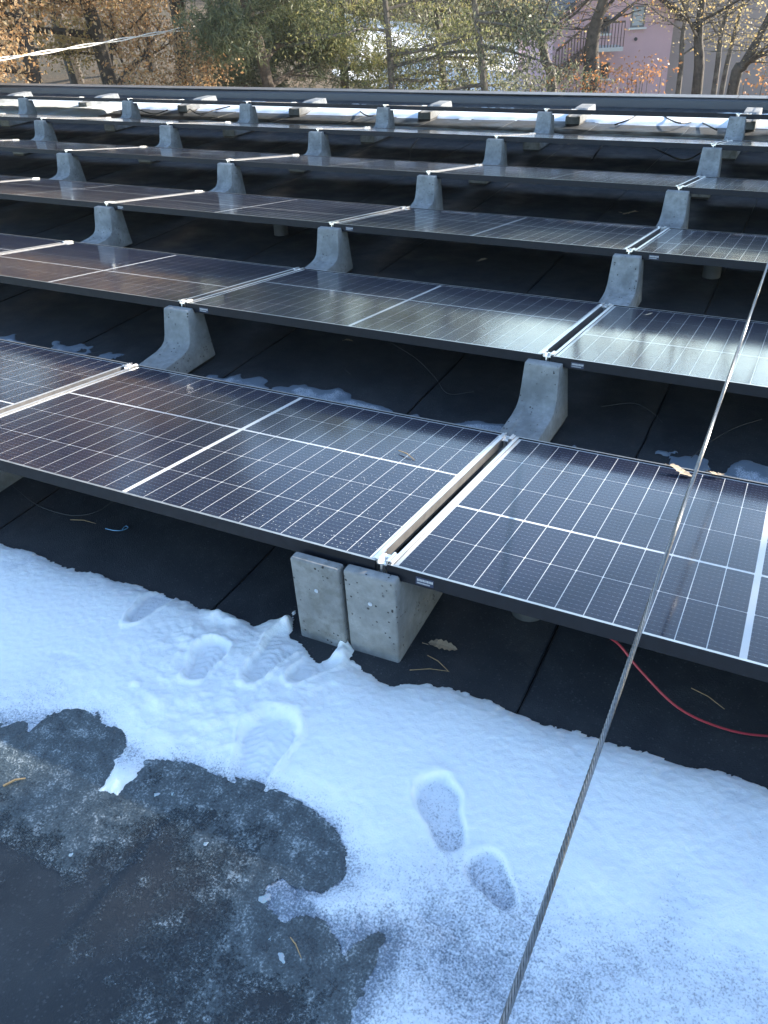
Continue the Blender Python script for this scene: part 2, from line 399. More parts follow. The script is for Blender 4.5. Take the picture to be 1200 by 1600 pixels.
# ------------------------------------------------------------------ ground outside
def terrain(x, y):
    dx, dy = x - CAM[0], y - CAM[1]
    d = np.hypot(dx, dy); az = np.degrees(np.arctan2(dx, dy))
    left = sstep(-8, -40, az) if False else 1 - sstep(-42, -10, az)
    near = -4.4 + left * 3.2 * sstep(14, 32, d)
    hill = left * .06 * np.clip(d - 32, 0, 90) + (1 - left) * .06 * np.clip(d - 55, 0, 80)
    return near + hill + .25 * fbm(x, y, .12, 3, 5)
xs = np.linspace(-170, 130, 121); ys = np.linspace(-30, 210, 97)
X, Y = np.meshgrid(xs, ys); Z = terrain(X, Y)
V = np.stack([X, Y, Z], -1).reshape(-1, 3); nx = len(xs)
I = np.arange(len(V)).reshape(X.shape)
Fq = np.stack([I[:-1, :-1], I[:-1, 1:], I[1:, 1:], I[1:, :-1]], -1).reshape(-1, 4)
g = link('ground', mesh_np('ground', V, Fq, M['ground'], True)); tag(g, kind='structure')
def tz(x, y): return float(terrain(np.array([x]), np.array([y]))[0])

# snow lying in the clearing
def snow_field(px0, px1, d0, d1, seed):
    az = [math.atan2(*(ray(p, 110)[:2])) for p in (px0, px1)]
    A, Dd = np.meshgrid(np.linspace(az[0], az[1], 60), np.linspace(d0, d1, 50))
    Xs = CAM[0] + np.sin(A) * Dd; Ys = CAM[1] + np.cos(A) * Dd
    edge = np.minimum.reduce([(A - az[0]) * Dd, (az[1] - A) * Dd, Dd - d0, d1 - Dd]) + 1.2 * fbm(Xs, Ys, .35, 3, seed) - .6
    Zs = terrain(Xs, Ys) + np.clip(edge, -.3, .6) * .25
    V = np.stack([Xs, Ys, Zs], -1).reshape(-1, 3); I = np.arange(len(V)).reshape(A.shape)
    ok = (edge[:-1, :-1] > -.25)
    Fq = np.stack([I[:-1, :-1], I[:-1, 1:], I[1:, 1:], I[1:, :-1]], -1)[ok]
    o = link('snow_field', mesh_np('snow_field', V, Fq, M['far_snow'], True)); tag(o, kind='structure')
snow_field(500, 860, 36, 62, 3)

# ------------------------------------------------------------------ roof snow
def px_poly(pts): return [tuple(on_z(*p)[:2]) for p in pts]
def axis(a0, a1, b0, b1, fine, coarse):
    return np.unique(np.concatenate([np.arange(a0, b0, coarse), np.arange(b0, b1, fine), np.arange(b1, a1 + coarse, coarse)]).round(5))
SNOW = px_poly([(-260, 775), (-100, 820), (0, 850), (60, 870), (120, 893), (200, 915), (243, 926), (262, 934), (290, 940), (340, 955), (388, 974), (396, 982),
    (420, 972), (448, 968), (462, 955), (466, 972), (455, 992), (478, 1016), (500, 1034), (520, 1030), (536, 1006), (550, 1016), (552, 1036),
    (575, 1050), (610, 1066), (660, 1070), (720, 1078), (760, 1092), (800, 1110), (880, 1145), (950, 1165), (1020, 1180), (1100, 1205), (1200, 1235), (1500, 1310),
    (1600, 1800), (700, 1900), (500, 1680), (540, 1590), (590, 1472), (565, 1487), (533, 1520), (515, 1477), (500, 1452), (470, 1446), (440, 1462), (412, 1432), (398, 1402), (412, 1380),
    (440, 1362), (470, 1380), (505, 1387), (529, 1370), (532, 1340), (515, 1305), (480, 1275), (430, 1246), (390, 1231), (330, 1222), (298, 1205), (262, 1200), (232, 1198),
    (186, 1246), (150, 1243), (165, 1210), (188, 1172), (186, 1150), (165, 1145), (150, 1140), (148, 1122), (120, 1112), (82, 1124), (44, 1160), (30, 1158), (36, 1138), (0, 1140), (-110, 1165), (-300, 1180)])
# grid fine where the camera looks
gx = axis(-2.2, 5.2, .15, 3.15, .0055, .05); gy = axis(-2.2, .25, -1.3, .16, .0055, .05)
X, Y = np.meshgrid(gx, gy)
d0 = sdist(SNOW, X, Y)
d = d0 + .012 * fbm(X, Y, 9, 3, 21) + .007 * fbm(X, Y, 45, 3, 22)
def G(px, py):
    p = on_z(px, py); return p[0], p[1]
def blob(px, py, r): 
    gxx, gyy = G(px, py); return np.exp(-((X - gxx) ** 2 + (Y - gyy) ** 2) / r ** 2)
H = .030 * (1 - np.exp(-np.clip(d, 0, None) / .05)) + .004 * fbm(X, Y, 3, 3, 30) * sstep(0, .1, d)
# thin, grainy cover towards the camera
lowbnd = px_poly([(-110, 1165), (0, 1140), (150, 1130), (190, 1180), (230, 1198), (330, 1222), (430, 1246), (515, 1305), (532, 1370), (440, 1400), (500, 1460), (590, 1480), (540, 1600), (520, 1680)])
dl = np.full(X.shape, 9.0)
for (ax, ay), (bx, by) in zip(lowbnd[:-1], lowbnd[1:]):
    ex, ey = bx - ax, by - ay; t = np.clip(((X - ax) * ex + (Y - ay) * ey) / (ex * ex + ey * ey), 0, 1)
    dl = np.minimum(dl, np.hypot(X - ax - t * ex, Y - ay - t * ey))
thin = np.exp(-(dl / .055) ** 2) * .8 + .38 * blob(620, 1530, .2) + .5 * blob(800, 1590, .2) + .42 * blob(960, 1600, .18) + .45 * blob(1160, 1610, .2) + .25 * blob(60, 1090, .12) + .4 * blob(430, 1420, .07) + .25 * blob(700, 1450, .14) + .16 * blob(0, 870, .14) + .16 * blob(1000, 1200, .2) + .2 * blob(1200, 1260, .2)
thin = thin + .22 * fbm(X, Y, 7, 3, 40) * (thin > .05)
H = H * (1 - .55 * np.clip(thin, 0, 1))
# boot prints: (heel px, toe px, half width, depth)
bumpy = np.zeros_like(X)
def press(pa, pb, w, depth, tread=.004, thn=.0, rim=.006):
    global H, thin, bumpy
    a = np.array(G(*pa)); b_ = np.array(G(*pb)); u = (b_ - a); ln = np.linalg.norm(u); u /= ln
    s = (X - a[0]) * u[0] + (Y - a[1]) * u[1]; q = -(X - a[0]) * u[1] + (Y - a[1]) * u[0]
    ww = w * (.78 + .32 * sstep(.35 * ln, .75 * ln, s))
    e = np.maximum(np.abs(q) / ww, np.abs(s - ln / 2) / (ln / 2)); ee = ((np.abs(q) / ww) ** 2.6 + (np.abs(s - ln / 2) / (ln / 2)) ** 2.6) ** (1 / 2.6)
    ee = ee + .05 * fbm(X, Y, 30, 2, 51)
    k = 1 - sstep(.80, 1.02, ee); r = np.exp(-((ee - 1.12) / .1) ** 2)
    H = H - k * np.minimum(depth, H * .72) + r * rim + k * tread * .5 * np.tanh(2.5 * np.sin(s * 300 + 2.2 * np.abs(q) * 90 + 1.6 * fbm(X, Y, 25, 2, 77))) * (.55 + .45 * fbm(X, Y, 18, 2, 78))
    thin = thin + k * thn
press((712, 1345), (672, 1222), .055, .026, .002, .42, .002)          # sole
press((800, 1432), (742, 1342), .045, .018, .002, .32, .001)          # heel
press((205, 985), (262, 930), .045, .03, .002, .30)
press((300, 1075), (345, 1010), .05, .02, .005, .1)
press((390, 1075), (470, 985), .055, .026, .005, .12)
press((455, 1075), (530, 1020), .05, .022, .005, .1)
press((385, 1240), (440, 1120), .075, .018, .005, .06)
tr = np.clip(blob(300, 1040, .2) + blob(430, 1060, .2) + blob(360, 1150, .2), 0, 1)
H += tr * sstep(0, .04, d) * (.0045 * fbm(X, Y, 22, 4, 61) + .003 * np.abs(fbm(X, Y, 60, 3, 62)))
for (px, py, r, h) in [(480, 968, .022, .03), (452, 978, .03, .025), (540, 1008, .02, .045), (528, 1030, .025, .03), (560, 1030, .022, .02), (345, 968, .03, .025), (365, 978, .02, .02), (215, 1080, .012, .014), (250, 1108, .02, .008), (130, 1060, .03, .004), (330, 950, .02, .01)]:
    H += blob(px, py, r) * h * sstep(-.004, .012, d)
H = H + .0012 * fbm(X, Y, 120, 2, 70) * (1 + 1.2 * np.clip(thin, 0, 1))
base = .0045
Zs = base + np.where(d > 0, np.clip(H, .0012, None), -.004)
keep = d > -.006
I = np.arange(X.size).reshape(X.shape)
ok = keep[:-1, :-1] & keep[1:, :-1] & keep[:-1, 1:] & keep[1:, 1:]
Fq = np.stack([I[:-1, :-1], I[:-1, 1:], I[1:, 1:], I[1:, :-1]], -1)[ok]
used = np.unique(Fq); remap = np.full(X.size, -1, np.int64); remap[used] = np.arange(len(used))
V = np.stack([X, Y, Zs], -1).reshape(-1, 3)[used]
m = mesh_np('snow_cover', V, remap[Fq], M['snow'], True)
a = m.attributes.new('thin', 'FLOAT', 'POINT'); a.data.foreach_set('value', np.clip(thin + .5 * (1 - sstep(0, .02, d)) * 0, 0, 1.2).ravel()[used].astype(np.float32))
tag(link('snow_cover', m), 'trampled blue-white snow band lying across the roof before the front panels', 'snow', kind='stuff')
# wet slush film over the bare membrane below the snow edge
sl = -d0; near = np.exp(-np.clip(sl, 0, None) / .10)
f = near * 1.0 + .30 * fbm(X, Y, 6, 4, 80) + .16 * fbm(X, Y, 40, 3, 81)
f = f + .05 + .5 * (blob(414, 1408, .05) + blob(432, 1485, .06) + blob(113, 1338, .05) + blob(330, 1575, .05) + blob(322, 1322, .04) + blob(255, 1244, .05)) + .75 * blob(30, 1215, .17) + .3 * blob(300, 1370, .10) + .25 * blob(110, 1170, .1)
upper = sdist(px_poly([(-300, 1060), (150, 1080), (560, 1220), (700, 1500), (560, 1900), (-300, 1900)]), X, Y)
f = np.where(upper > 0, f, -1)
ok2 = (f > .05) & (d0 < .02)
q = ok2[:-1, :-1] & ok2[1:, :-1] & ok2[:-1, 1:] & ok2[1:, 1:]
Fq = np.stack([I[:-1, :-1], I[:-1, 1:], I[1:, 1:], I[1:, :-1]], -1)[q]
used = np.unique(Fq); remap[:] = -1; remap[used] = np.arange(len(used))
Zf = .0056 + np.clip(f - .05, 0, 1) * .004 + .0009 * fbm(X, Y, 80, 3, 83)
V = np.stack([X, Y, Zf], -1).reshape(-1, 3)[used]
msl = mesh_np('slush_film', V, remap[Fq], M['slush'], True)
a = msl.attributes.new('amount', 'FLOAT', 'POINT'); a.data.foreach_set('value', np.clip((f - .05) * 1.1, 0, 1).ravel()[used].astype(np.float32))
tag(link('slush_film', msl), 'thin grey slush on bare roof below the snow edge', 'slush', kind='stuff')

def snow_strip(x0, x1, y0, y1, h, step, seed, ragged, thin_k, label, holes=0.0):
    gx = np.arange(x0, x1 + step, step); gy = np.arange(y0, y1 + step, step); X, Y = np.meshgrid(gx, gy)
    e = np.minimum.reduce([(X - x0), (x1 - X), (Y - y0), (y1 - Y)])
    e = e + ragged * fbm(X, Y, .45 / max(.05, (y1 - y0)) * 1.2, 4, seed) + (ragged * .5 * fbm(X, Y, 9, 3, seed + 3) if step < .015 else 0) - ragged * .55 - holes
    H = h * (1 - np.exp(-np.clip(e, 0, None) / (h * 2.2)))
    Z = .005 + np.where(e > 0, H + .15 * h * fbm(X, Y, 8, 3, seed + 9) * sstep(0, .05, e), -.004)
    keep = e > -step
    I = np.arange(X.size).reshape(X.shape); ok = keep[:-1, :-1] & keep[1:, :-1] & keep[:-1, 1:] & keep[1:, 1:]
    Fq = np.stack([I[:-1, :-1], I[:-1, 1:], I[1:, 1:], I[1:, :-1]], -1)[ok]
    used = np.unique(Fq); rm = np.full(X.size, -1, np.int64); rm[used] = np.arange(len(used))
    m = mesh_np('snow_cover', np.stack([X, Y, np.maximum(Z, .002)], -1).reshape(-1, 3)[used], rm[Fq], M['snow'], True)
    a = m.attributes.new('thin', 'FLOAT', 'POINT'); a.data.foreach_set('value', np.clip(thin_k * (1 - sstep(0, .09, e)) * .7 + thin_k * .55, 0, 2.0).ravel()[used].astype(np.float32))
    tag(link('snow_cover', m), label, 'snow', kind='stuff')
snow_strip(.05, 1.76, 1.16, 1.50, .005, .008, 101, .16, 1.75, 'thin icy snow strip behind the front panel left of centre gap')
snow_strip(1.9, 3.6, 1.16, 1.52, .005, .008, 102, .16, 1.75, 'thin icy snow strip behind the front panel at right')
snow_strip(-2.2, -.35, 1.16, 1.50, .005, .01, 103, .16, 1.75, 'thin icy snow strip behind the front row at far left')
snow_strip(-19, 14, 8.6, 9.46, .04, .04, 104, .10, .35, 'long sunlit snow bank along the foot of the far parapet')
snow_strip(-19, -6.6, 7.55, 9.2, .04, .04, 105, .3, .4, 'broad sunlit snow patch under the last panel row at left')
snow_strip(-6.2, 2.6, 7.62, 7.98, .015, .02, 106, .07, .9, 'thin frost strip on the roof before the last panel row')

# ------------------------------------------------------------------ solar panels
FH = .040; LONG_LIP, SHORT_LIP = .009, .013
CX = [.0250 + i * .0722 + (.0150 if i >= 12 else 0) for i in range(24)]      # cell left edges
def cy_list(far):          # far = number of cell strips beyond the wide line
    k = 5 - far; return [.0135 + j * .2117 + (.0085 if j >= k else 0) for j in range(5)]
CW, CH = .0700, .2095
def rails():
    out = {}
    b = MB(); b.box(0, L, 0, LONG_LIP, -FH, 0, 0, top=1); out['near'] = b.mesh('frame_rail_long', [M['frame'], M['lip']])
    b = MB(); b.box(0, L, D - LONG_LIP, D, -FH, 0, 0, top=1); out['far'] = b.mesh('frame_rail_far', [M['frame'], M['lip']])
    b = MB(); b.box(0, SHORT_LIP, LONG_LIP, D - LONG_LIP, -FH, .0006, 0, top=1); out['left'] = b.mesh('frame_rail_left', [M['slot_side'], M['lip_short']])
    b = MB(); b.box(L - SHORT_LIP, L, LONG_LIP, D - LONG_LIP, -FH, .0006, 0, top=1); out['right'] = b.mesh('frame_rail_right', [M['slot_side'], M['lip_short']])
    b = MB(); b.box(SHORT_LIP, L - SHORT_LIP, LONG_LIP, D - LONG_LIP, -.011, -.0053, 0); out['sheet'] = b.mesh('backsheet', [M['backsheet']])
    b = MB(); b.box(SHORT_LIP, L - SHORT_LIP, LONG_LIP, D - LONG_LIP, -.0135, -.0112, 0); out['under'] = b.mesh('rear_sheet', [M['under']])
    b = MB(); b.add([(SHORT_LIP, LONG_LIP, -.0025), (L - SHORT_LIP, LONG_LIP, -.0025), (L - SHORT_LIP, D - LONG_LIP, -.0025), (SHORT_LIP, D - LONG_LIP, -.0025)], [(0, 1, 2, 3)]); out['glass'] = b.mesh('glass_pane', [M['glass']])
    return out
RAIL = rails()
def uv_top(m):
    uv = m.uv_layers.new(name='UVMap')
    return uv
def cell_mesh():
    m = bpy.data.meshes.new('solar_cell'); z0, z1 = -.0061, -.0050; c = .004
    ring = [(0, c), (0, CH - c), (c * .4, CH), (CW - c * .4, CH), (CW, CH - c), (CW, c), (CW - c * .4, 0), (c * .4, 0)][::-1]
    v = [(x, y, z1) for x, y in ring] + [(x, y, z0) for x, y in ring]
    f = [tuple(range(8))] + [(i, i + 8, (i + 1) % 8 + 8, (i + 1) % 8) for i in range(8)]
    m.from_pydata(v, [], f); m.materials.append(M['cell']); uv = m.uv_layers.new(name='UVMap')
    for lp in m.loops:
        p = m.vertices[lp.vertex_index].co; uv.data[lp.index].uv = (p.x / CW, p.y / CH)
    return m
CELL = cell_mesh()
def cell_grid_mesh(far):
    CW, CH = .0682, .2076
    V = []; Fq = []; UVs = []
    for x in CX:
        for y in cy_list(far):
            b0 = len(V); V += [(x, y, -.005), (x + CW, y, -.005), (x + CW, y + CH, -.005), (x, y + CH, -.005)]; Fq.append((b0, b0 + 1, b0 + 2, b0 + 3)); UVs += [(0, 0), (1, 0), (1, 1), (0, 1)]
            b0 = len(V); V += [(x, y, -.0061), (x, y, -.005), (x, y + CH, -.005), (x, y + CH, -.0061)]; Fq.append((b0, b0 + 1, b0 + 2, b0 + 3)); UVs += [(0, 0)] * 4
    m = mesh_np('cell_grid', V, Fq, M['cell']); uv = m.uv_layers.new(name='UVMap'); uv.data.foreach_set('uv', np.array(UVs, np.float32).ravel()); return m
GRID = {2: cell_grid_mesh(2), 3: cell_grid_mesh(3)}
# maker's sticker on the near frame rail: dark plate, two lines of minute white print
def sticker_mesh():
    b = MB(); b.box(0, .052, -.0008, 0, 0, .022)
    m1 = b.mesh('sticker', M['sticker']); b = MB(); r = random.Random(3)
    for z0, z1, xe in ((.0105, .0175, .047), (.003, .0068, .040)):
        x = .004
        while x < xe:
            w = r.uniform(.0022, .0042) * (1 if z0 > .01 else .7); b.box(x, x + w, -.0014, -.0008, z0, z1); x += w + .0012
    return m1, b.mesh('lettering', M['print'])
STK = sticker_mesh()
ORD = ['first', 'second', 'third', 'fourth', 'fifth', 'sixth', 'seventh', 'eighth', 'ninth']
ROWW = ['front row', 'second row', 'third row', 'fourth row', 'fifth row', 'sixth and farthest row']
def to_px(p):
    d = np.asarray(p) - CAM; z = d @ FWD
    return (600 + F_PX * (d @ RT) / z, 800 - F_PX * (d @ UP) / z, z)
def visible_box(x0, x1, y0, y1, z):
    ok = False
    for x in np.linspace(x0, x1, 15):
        for y in np.linspace(y0, y1, 5):
            u, v, w = to_px((x, y, z))
            if w > .1 and -25 < u < 1225 and -20 < v < 1620: ok = True
    return ok
ROW_COLS = {}
for r in range(6):
    y0 = r * PITCH_Y
    ROW_COLS[r] = [k for k in range(-9, 5) if visible_box((k - 1) * PITCH_X, k * PITCH_X, y0, y0 + D, .3)]
droplet_parent = None
for r, ks in ROW_COLS.items():
    for q, k in enumerate(sorted(ks, reverse=True)):
        x0 = (k - 1) * PITCH_X + (PITCH_X - L) / 2; y0 = r * PITCH_Y
        p = empty('solar_panel', (x0, y0, ZN + random.uniform(-.002, .002)), (-T + random.uniform(-.002, .002), random.uniform(-.0012, .0012), random.uniform(-.001, .001)))
        tag(p, f'black-framed solar panel, {ORD[q]} from the right in the {ROWW[r]}', 'solar panel', 'solar panels in rows on the roof')
        link('frame_rail', RAIL['near'], p); link('frame_rail', RAIL['far'], p); link('frame_rail', RAIL['left'], p); link('frame_rail', RAIL['right'], p)
        link('backsheet', RAIL['sheet'], p); link('rear_sheet', RAIL['under'], p)
        far = 3 if k % 2 == 0 else 2
        if r <= 1:
            for j, y in enumerate(cy_list(far)):
                for x in CX:
                    c = link('solar_cell', CELL, p); c.location = (x, y, 0)
        else:
            c = link('cell_grid', GRID[far], p); c['kind'] = 'stuff'
        link('glass_pane', RAIL['glass'], p)
        if r <= 2:
            s = link('sticker', STK[0], p); s.location = (.085, -.0002, -.034); t_ = link('lettering', STK[1], s)
        if r == 0 and k == 1: droplet_parent = p
# drops of meltwater on the front panel beside the gap
def drops(p, n):
    V = []; Fq = []
    base_ring = [(math.cos(a), math.sin(a)) for a in np.linspace(0, 2 * math.pi, 7)[:-1]]
    for _ in range(n):
        x = L - .02 - abs(random.gauss(0, .38)); y = random.uniform(.02, D - .1)
        if x < .1 or random.random() > .35 + .65 * math.exp(-((L - x) / .4) ** 2): continue
        r = random.choice([.0010, .0013, .0016, .0021]); b0 = len(V)
        V += [(x + cx * r, y + cy_ * r, -.0024) for cx, cy_ in base_ring] + [(x + cx * r * .6, y + cy_ * r * .6, -.0024 + r * .55) for cx, cy_ in base_ring]
        Fq += [(b0 + i, b0 + (i + 1) % 6, b0 + 6 + (i + 1) % 6, b0 + 6 + i) for i in range(6)]
        Fq += [(b0 + 6, b0 + 7, b0 + 8, b0 + 9), (b0 + 9, b0 + 10, b0 + 11, b0 + 6)]
    o = link('water_drops', mesh_np('water_drops', V, Fq, M['water'], True), p); o['kind'] = 'stuff'
drops(droplet_parent, 1000)

# ------------------------------------------------------------------ concrete ballast blocks
def loft(profs, mats, bevel):
    """profs: list of (x, [(y,z)...]) stations"""
    b = MB(); n = len(profs[0][1])
    for xf, pr in profs:
        for (y, z) in pr: b.v.append((xf(z), y, z))
    for s in range(len(profs) - 1):
        for j in range(n):
            b.f.append((s * n + j, s * n + (j + 1) % n, (s + 1) * n + (j + 1) % n, (s + 1) * n + j)); b.mi.append(0)
    b.f.append(tuple(range(n))[::-1]); b.mi.append(0); e = (len(profs) - 1) * n; b.f.append(tuple(e + j for j in range(n))); b.mi.append(0)
    return b.mesh('body', mats, smooth=True, bevel=bevel, seg=3)
ZT = .30
def toe_profile(drop=0.0):
    return [(-.455, .02), (-.447, .097 - drop), (-.30, .104 - drop), (-.16, .115 - drop), (-.115, .127 - drop), (-.092, .145 - drop * .6), (-.080, .172), (-.056, .296), (-.050, .301), (-.010, .301), (-.003, .274), (.062, .264), (.088, .02)]
w0 = .086
def half(s): return lambda z: s * (w0 - .014 * (z / ZT))
BLOCK = loft([(half(-1), toe_profile()), ((lambda z: -.046), toe_profile()), ((lambda z: -.038), toe_profile(.007)), ((lambda z: .038), toe_profile(.007)), ((lambda z: .046), toe_profile()), (half(1), toe_profile())], M['concrete'], .006)
fp = [(-.040, 0), (-.046, .301), (-.010, .301), (-.003, .274), (.06, .264), (.12, .21), (.17, .14), (.32, .11), (.335, 0)]
def half2(s): return lambda z: s * (.078 - .001 * (z / .33))
FRONT = loft([(half2(-1), fp), (half2(1), fp)], M['concrete'], .007)
FRONT_D = FRONT.copy(); FRONT_D.materials.clear(); FRONT_D.materials.append(M['concrete_dark'])
def end_profile(drop=0.0):
    return [(-.455, .02), (-.447, .097 - drop), (-.30, .104 - drop), (-.16, .112 - drop), (-.115, .118 - drop), (-.095, .124 - drop * .6), (-.075, .128), (-.056, .131), (-.040, .132), (.05, .132), (.10, .132), (.24, .130), (.27, .02)]
BLOCK_END = loft([(half(-1), end_profile()), ((lambda z: -.046), end_profile()), ((lambda z: -.038), end_profile(.007)), ((lambda z: .038), end_profile(.007)), ((lambda z: .046), end_profile()), (half(1), end_profile())], M['concrete'], .006)
def clamp_mesh():
    b = MB()
    b.box(-.015, .015, 0, .055, -.010, -.006)                     # web
    b.box(-.0168, -.0115, 0, .055, -.006, .006); b.box(.0115, .0168, 0, .055, -.006, .006)   # ribs
    b.box(-.0255, -.0168, .004, .05, .0016, .005); b.box(.0168, .0255, .004, .05, .0016, .005)  # lips over the frames
    b.tube([(0, .028, -.006), (0, .028, .003)], .007, 6)
    b.box(-.003, .003, -.004, -.001, -.045, -.004)                 # tab
    b.tube([(0, .028, -.05), (0, .028, -.006)], .004, 6)
    return b.mesh('clamp', M['alu'])
CLAMP = clamp_mesh()
b = MB(); b.box(-.078, .078, -.445, .08, .002, .0205); PAD = b.mesh('rubber_pad', M['black_cable'])
b = MB(); b.box(-.078, .078, -.445, .26, .002, .0205); PAD_END = b.mesh('rubber_pad', M['black_cable'])
def insert_mesh():
    b = MB(); b.tube([(0, -.0015, 0), (0, .004, 0)], .0065, 10); b.tube([(0, -.003, 0), (0, 0, 0)], .0035, 6); return b.mesh('anchor_insert', M['alu'])
INSERT = insert_mesh()
LINEW = ['under the near edge of the front row', 'between the front and second rows', 'between the second and third rows', 'between the third and fourth rows', 'between the fourth and fifth rows', 'between the fifth and sixth rows', 'behind the last row']
for r in range(7):
    y0 = r * PITCH_Y; cols = []
    for k in range(-9, 4):
        if visible_box(k * PITCH_X - .09, k * PITCH_X + .09, y0 - .45, y0 + .1, .2): cols.append(k)
    for q, k in enumerate(sorted(cols, reverse=True)):
        x = k * PITCH_X
        if r == 0: continue
        e = empty('ballast_block', (x + random.uniform(-.006, .006), y0, 0), (0, 0, random.uniform(-.02, .02)))
        tag(e, f'concrete ballast block, {ORD[q]} from right of those {LINEW[r]}', 'concrete block', 'concrete ballast blocks')
        o = link('body', BLOCK_END if r == 6 else BLOCK, e)
        link('rubber_pad', PAD_END if r == 6 else PAD, e)
        if r < 6:
            c = link('clamp', CLAMP, e); c.location = (0, .004, ZN); c.rotation_euler = (-T, 0, 0)
        c = link('clamp', CLAMP, e); yy_ = D * cT - PITCH_Y; c.location = (0, yy_ - .060, ZN - D * sT + .0095); c.rotation_euler = (-T, 0, 0)
for k in (0, 1):
    x = k * PITCH_X
    for side, xo, msh, txt in ((0, -.018, FRONT, 'paler'), (1, -.182, FRONT_D, 'darker stained')):
        e = empty('ballast_block', (x + xo, -.002 if side == 0 else -.012, 0), (0, 0, .025 if side == 0 else .0))
        if k == 1: lab = f'{txt} concrete block of the pair under the front row facing the camera'
        else: lab = f'{txt} concrete block under the front row at the far left edge'
        tag(e, lab, 'concrete block', 'concrete ballast blocks'); link('body', msh, e)
        i_ = link('anchor_insert', INSERT, e); i_.location = (.0, -.0445, .205)
        if side == 0:
            c = link('clamp', CLAMP, e); c.location = (-xo, .006, ZN); c.rotation_euler = (-T, 0, 0)

# ------------------------------------------------------------------ steel wire rope over the array
def rope():
    b = MB(); x, z = 2.543, .520; ya, yb = -1.9, 12.2; lay = .074; n = int((5.0) / (lay / 9)); Rr = .0035
    for s in range(6):
        ys = np.concatenate([np.linspace(ya, 4.0, int(5.9 / (lay / 9))), np.linspace(4.1, yb, 260)])
        pts = [(x + Rr * math.cos(2 * math.pi * (y / lay + s / 6)), y, z - .004 * math.sin((y + 2) * .22) + Rr * math.sin(2 * math.pi * (y / lay + s / 6))) for y in ys]
        b.tube(pts, .00195, 5)
    o = b.build('wire_rope', M['steel'], smooth=True, weld=False)
    tag(o, 'taut twisted steel wire rope running low over the panels at right', 'cable')
rope()
# ------------------------------------------------------------------ cables, leaves and litter
def curve_pts(ctrl, n=40):
    P = np.array(ctrl, float); out = []
    P = np.vstack([2 * P[0] - P[1], P, 2 * P[-1] - P[-2]])
    for i in range(1, len(P) - 2):
        for t in np.linspace(0, 1, max(3, n // (len(P) - 3)), endpoint=False):
            a, b_, c, d_ = P[i - 1:i + 3]; out.append(.5 * (2 * b_ + (c - a) * t + (2 * a - 5 * b_ + 4 * c - d_) * t * t + (3 * b_ - a - 3 * c + d_) * t ** 3))
    out.append(P[-2]); return out
def cable(name, ctrl, rad, mat, label, cat='cable', n=48, group=None):
    b = MB(); b.tube(curve_pts(ctrl, n), rad, 7); o = b.build(name, mat, smooth=True); tag(o, label, cat, group); return o
c = [on_z(965, 1005, .20), on_z(1000, 1047, .15), on_z(1060, 1106, .08), on_z(1130, 1138, .03), on_z(1200, 1150, .012), on_z(1300, 1150, .012)]
c = [tuple(on_z(930, 985, .28))] + [tuple(p) for p in c]
cable('power_cable', c, .0032, M['red'], 'red cable drooping from under the front right panel onto the roof')
b = MB(); b.tube(curve_pts([on_z(165, 826, .01), on_z(180, 829, .02), on_z(193, 828, .012), on_z(200, 824, .01), on_z(196, 822, .012), on_z(191, 827, .012)], 24), .0018, 5)
tag(b.build('cable_tie', M['blue'], smooth=True), 'small blue looped cable tie lying on the roof at left', 'cable tie')
for i, (pts, lab) in enumerate([
    ([(20, 760), (60, 790), (110, 805), (150, 800), (180, 780)], 'thin dark wire loop under the front row at left'),
    ([(1190, 655), (1150, 668), (1110, 690), (1080, 715)], 'thin wire under the second row at right edge'),
    ([(610, 535), (650, 560), (680, 590), (700, 615), (740, 612)], 'thin wire trailing behind the front panel near centre block'),
    ([(940, 635), (990, 630), (1020, 645), (1035, 660)], 'thin curved wire right of the second row block'),
    ([(560, 560), (540, 575), (548, 585)], 'short thin wire under the second row middle panel')]):
    P = [tuple(on_z(*p, .012)) for p in pts]
    cable('thin_wire', P, .0013, M['pipe'], lab, 'wire', 24, 'thin wires on the roof')
for i, (pts, lab) in enumerate([
    ([(200, 160), (215, 170), (240, 178), (262, 172)], 'black looping cable under the last panel row at left'),
    ([(290, 165), (310, 178), (335, 172), (360, 166)], 'black looping cable beside the third far block'),
    ([(560, 172), (575, 181), (600, 178)], 'black looping cable beside the middle of the last row'),
    ([(960, 195), (985, 186), (1000, 176)], 'black cable rising to the last row at right of centre'),
    ([(1030, 178), (1060, 192), (1090, 190), (1120, 203)], 'black looping cable under the last row at right'),
    ([(640, 250), (642, 232), (655, 215)], 'black hanging cable under the fifth row in the middle'),
    ([(925, 250), (935, 235), (948, 220)], 'black hanging cable under the fifth row right of centre'),
    ([(1005, 222), (1040, 240), (1070, 250), (1100, 236)], 'black hanging cable under the fifth row at right')]):
    P = [tuple(on_z(p[0], p[1], .02 + .05 * (j % 2))) for j, p in enumerate(pts)]
    cable('black_cable', P, .008, M['black_cable'], lab, 'cable', 24, 'black cables under the far rows')
# grey pipe stubs under the panels
for (px, py, h, lab) in [(433, 372, .17, 'short grey pipe stub under the third row at left'), (1108, 440, .17, 'short grey pipe stub under the third row at right'), (815, 978, .05, 'short dark pipe stub on the roof under the front right panel')]:
    p = on_z(px, py); e = empty('pipe_stub', (p[0], p[1] + .06, 0)); b = MB()
    b.tube([(0, 0, .012), (0, 0, h)], .052, 16); b.build('pipe', M['pipe'], e, smooth=True, weld=False)
    b = MB(); b.tube([(0, 0, h), (0, 0, h + .02), (0, 0, h + .035)], [.068, .068, .03], 16); b.build('cap', M['pipe'], e, smooth=True); tag(e, lab, 'pipe', 'pipe stubs under the panels')
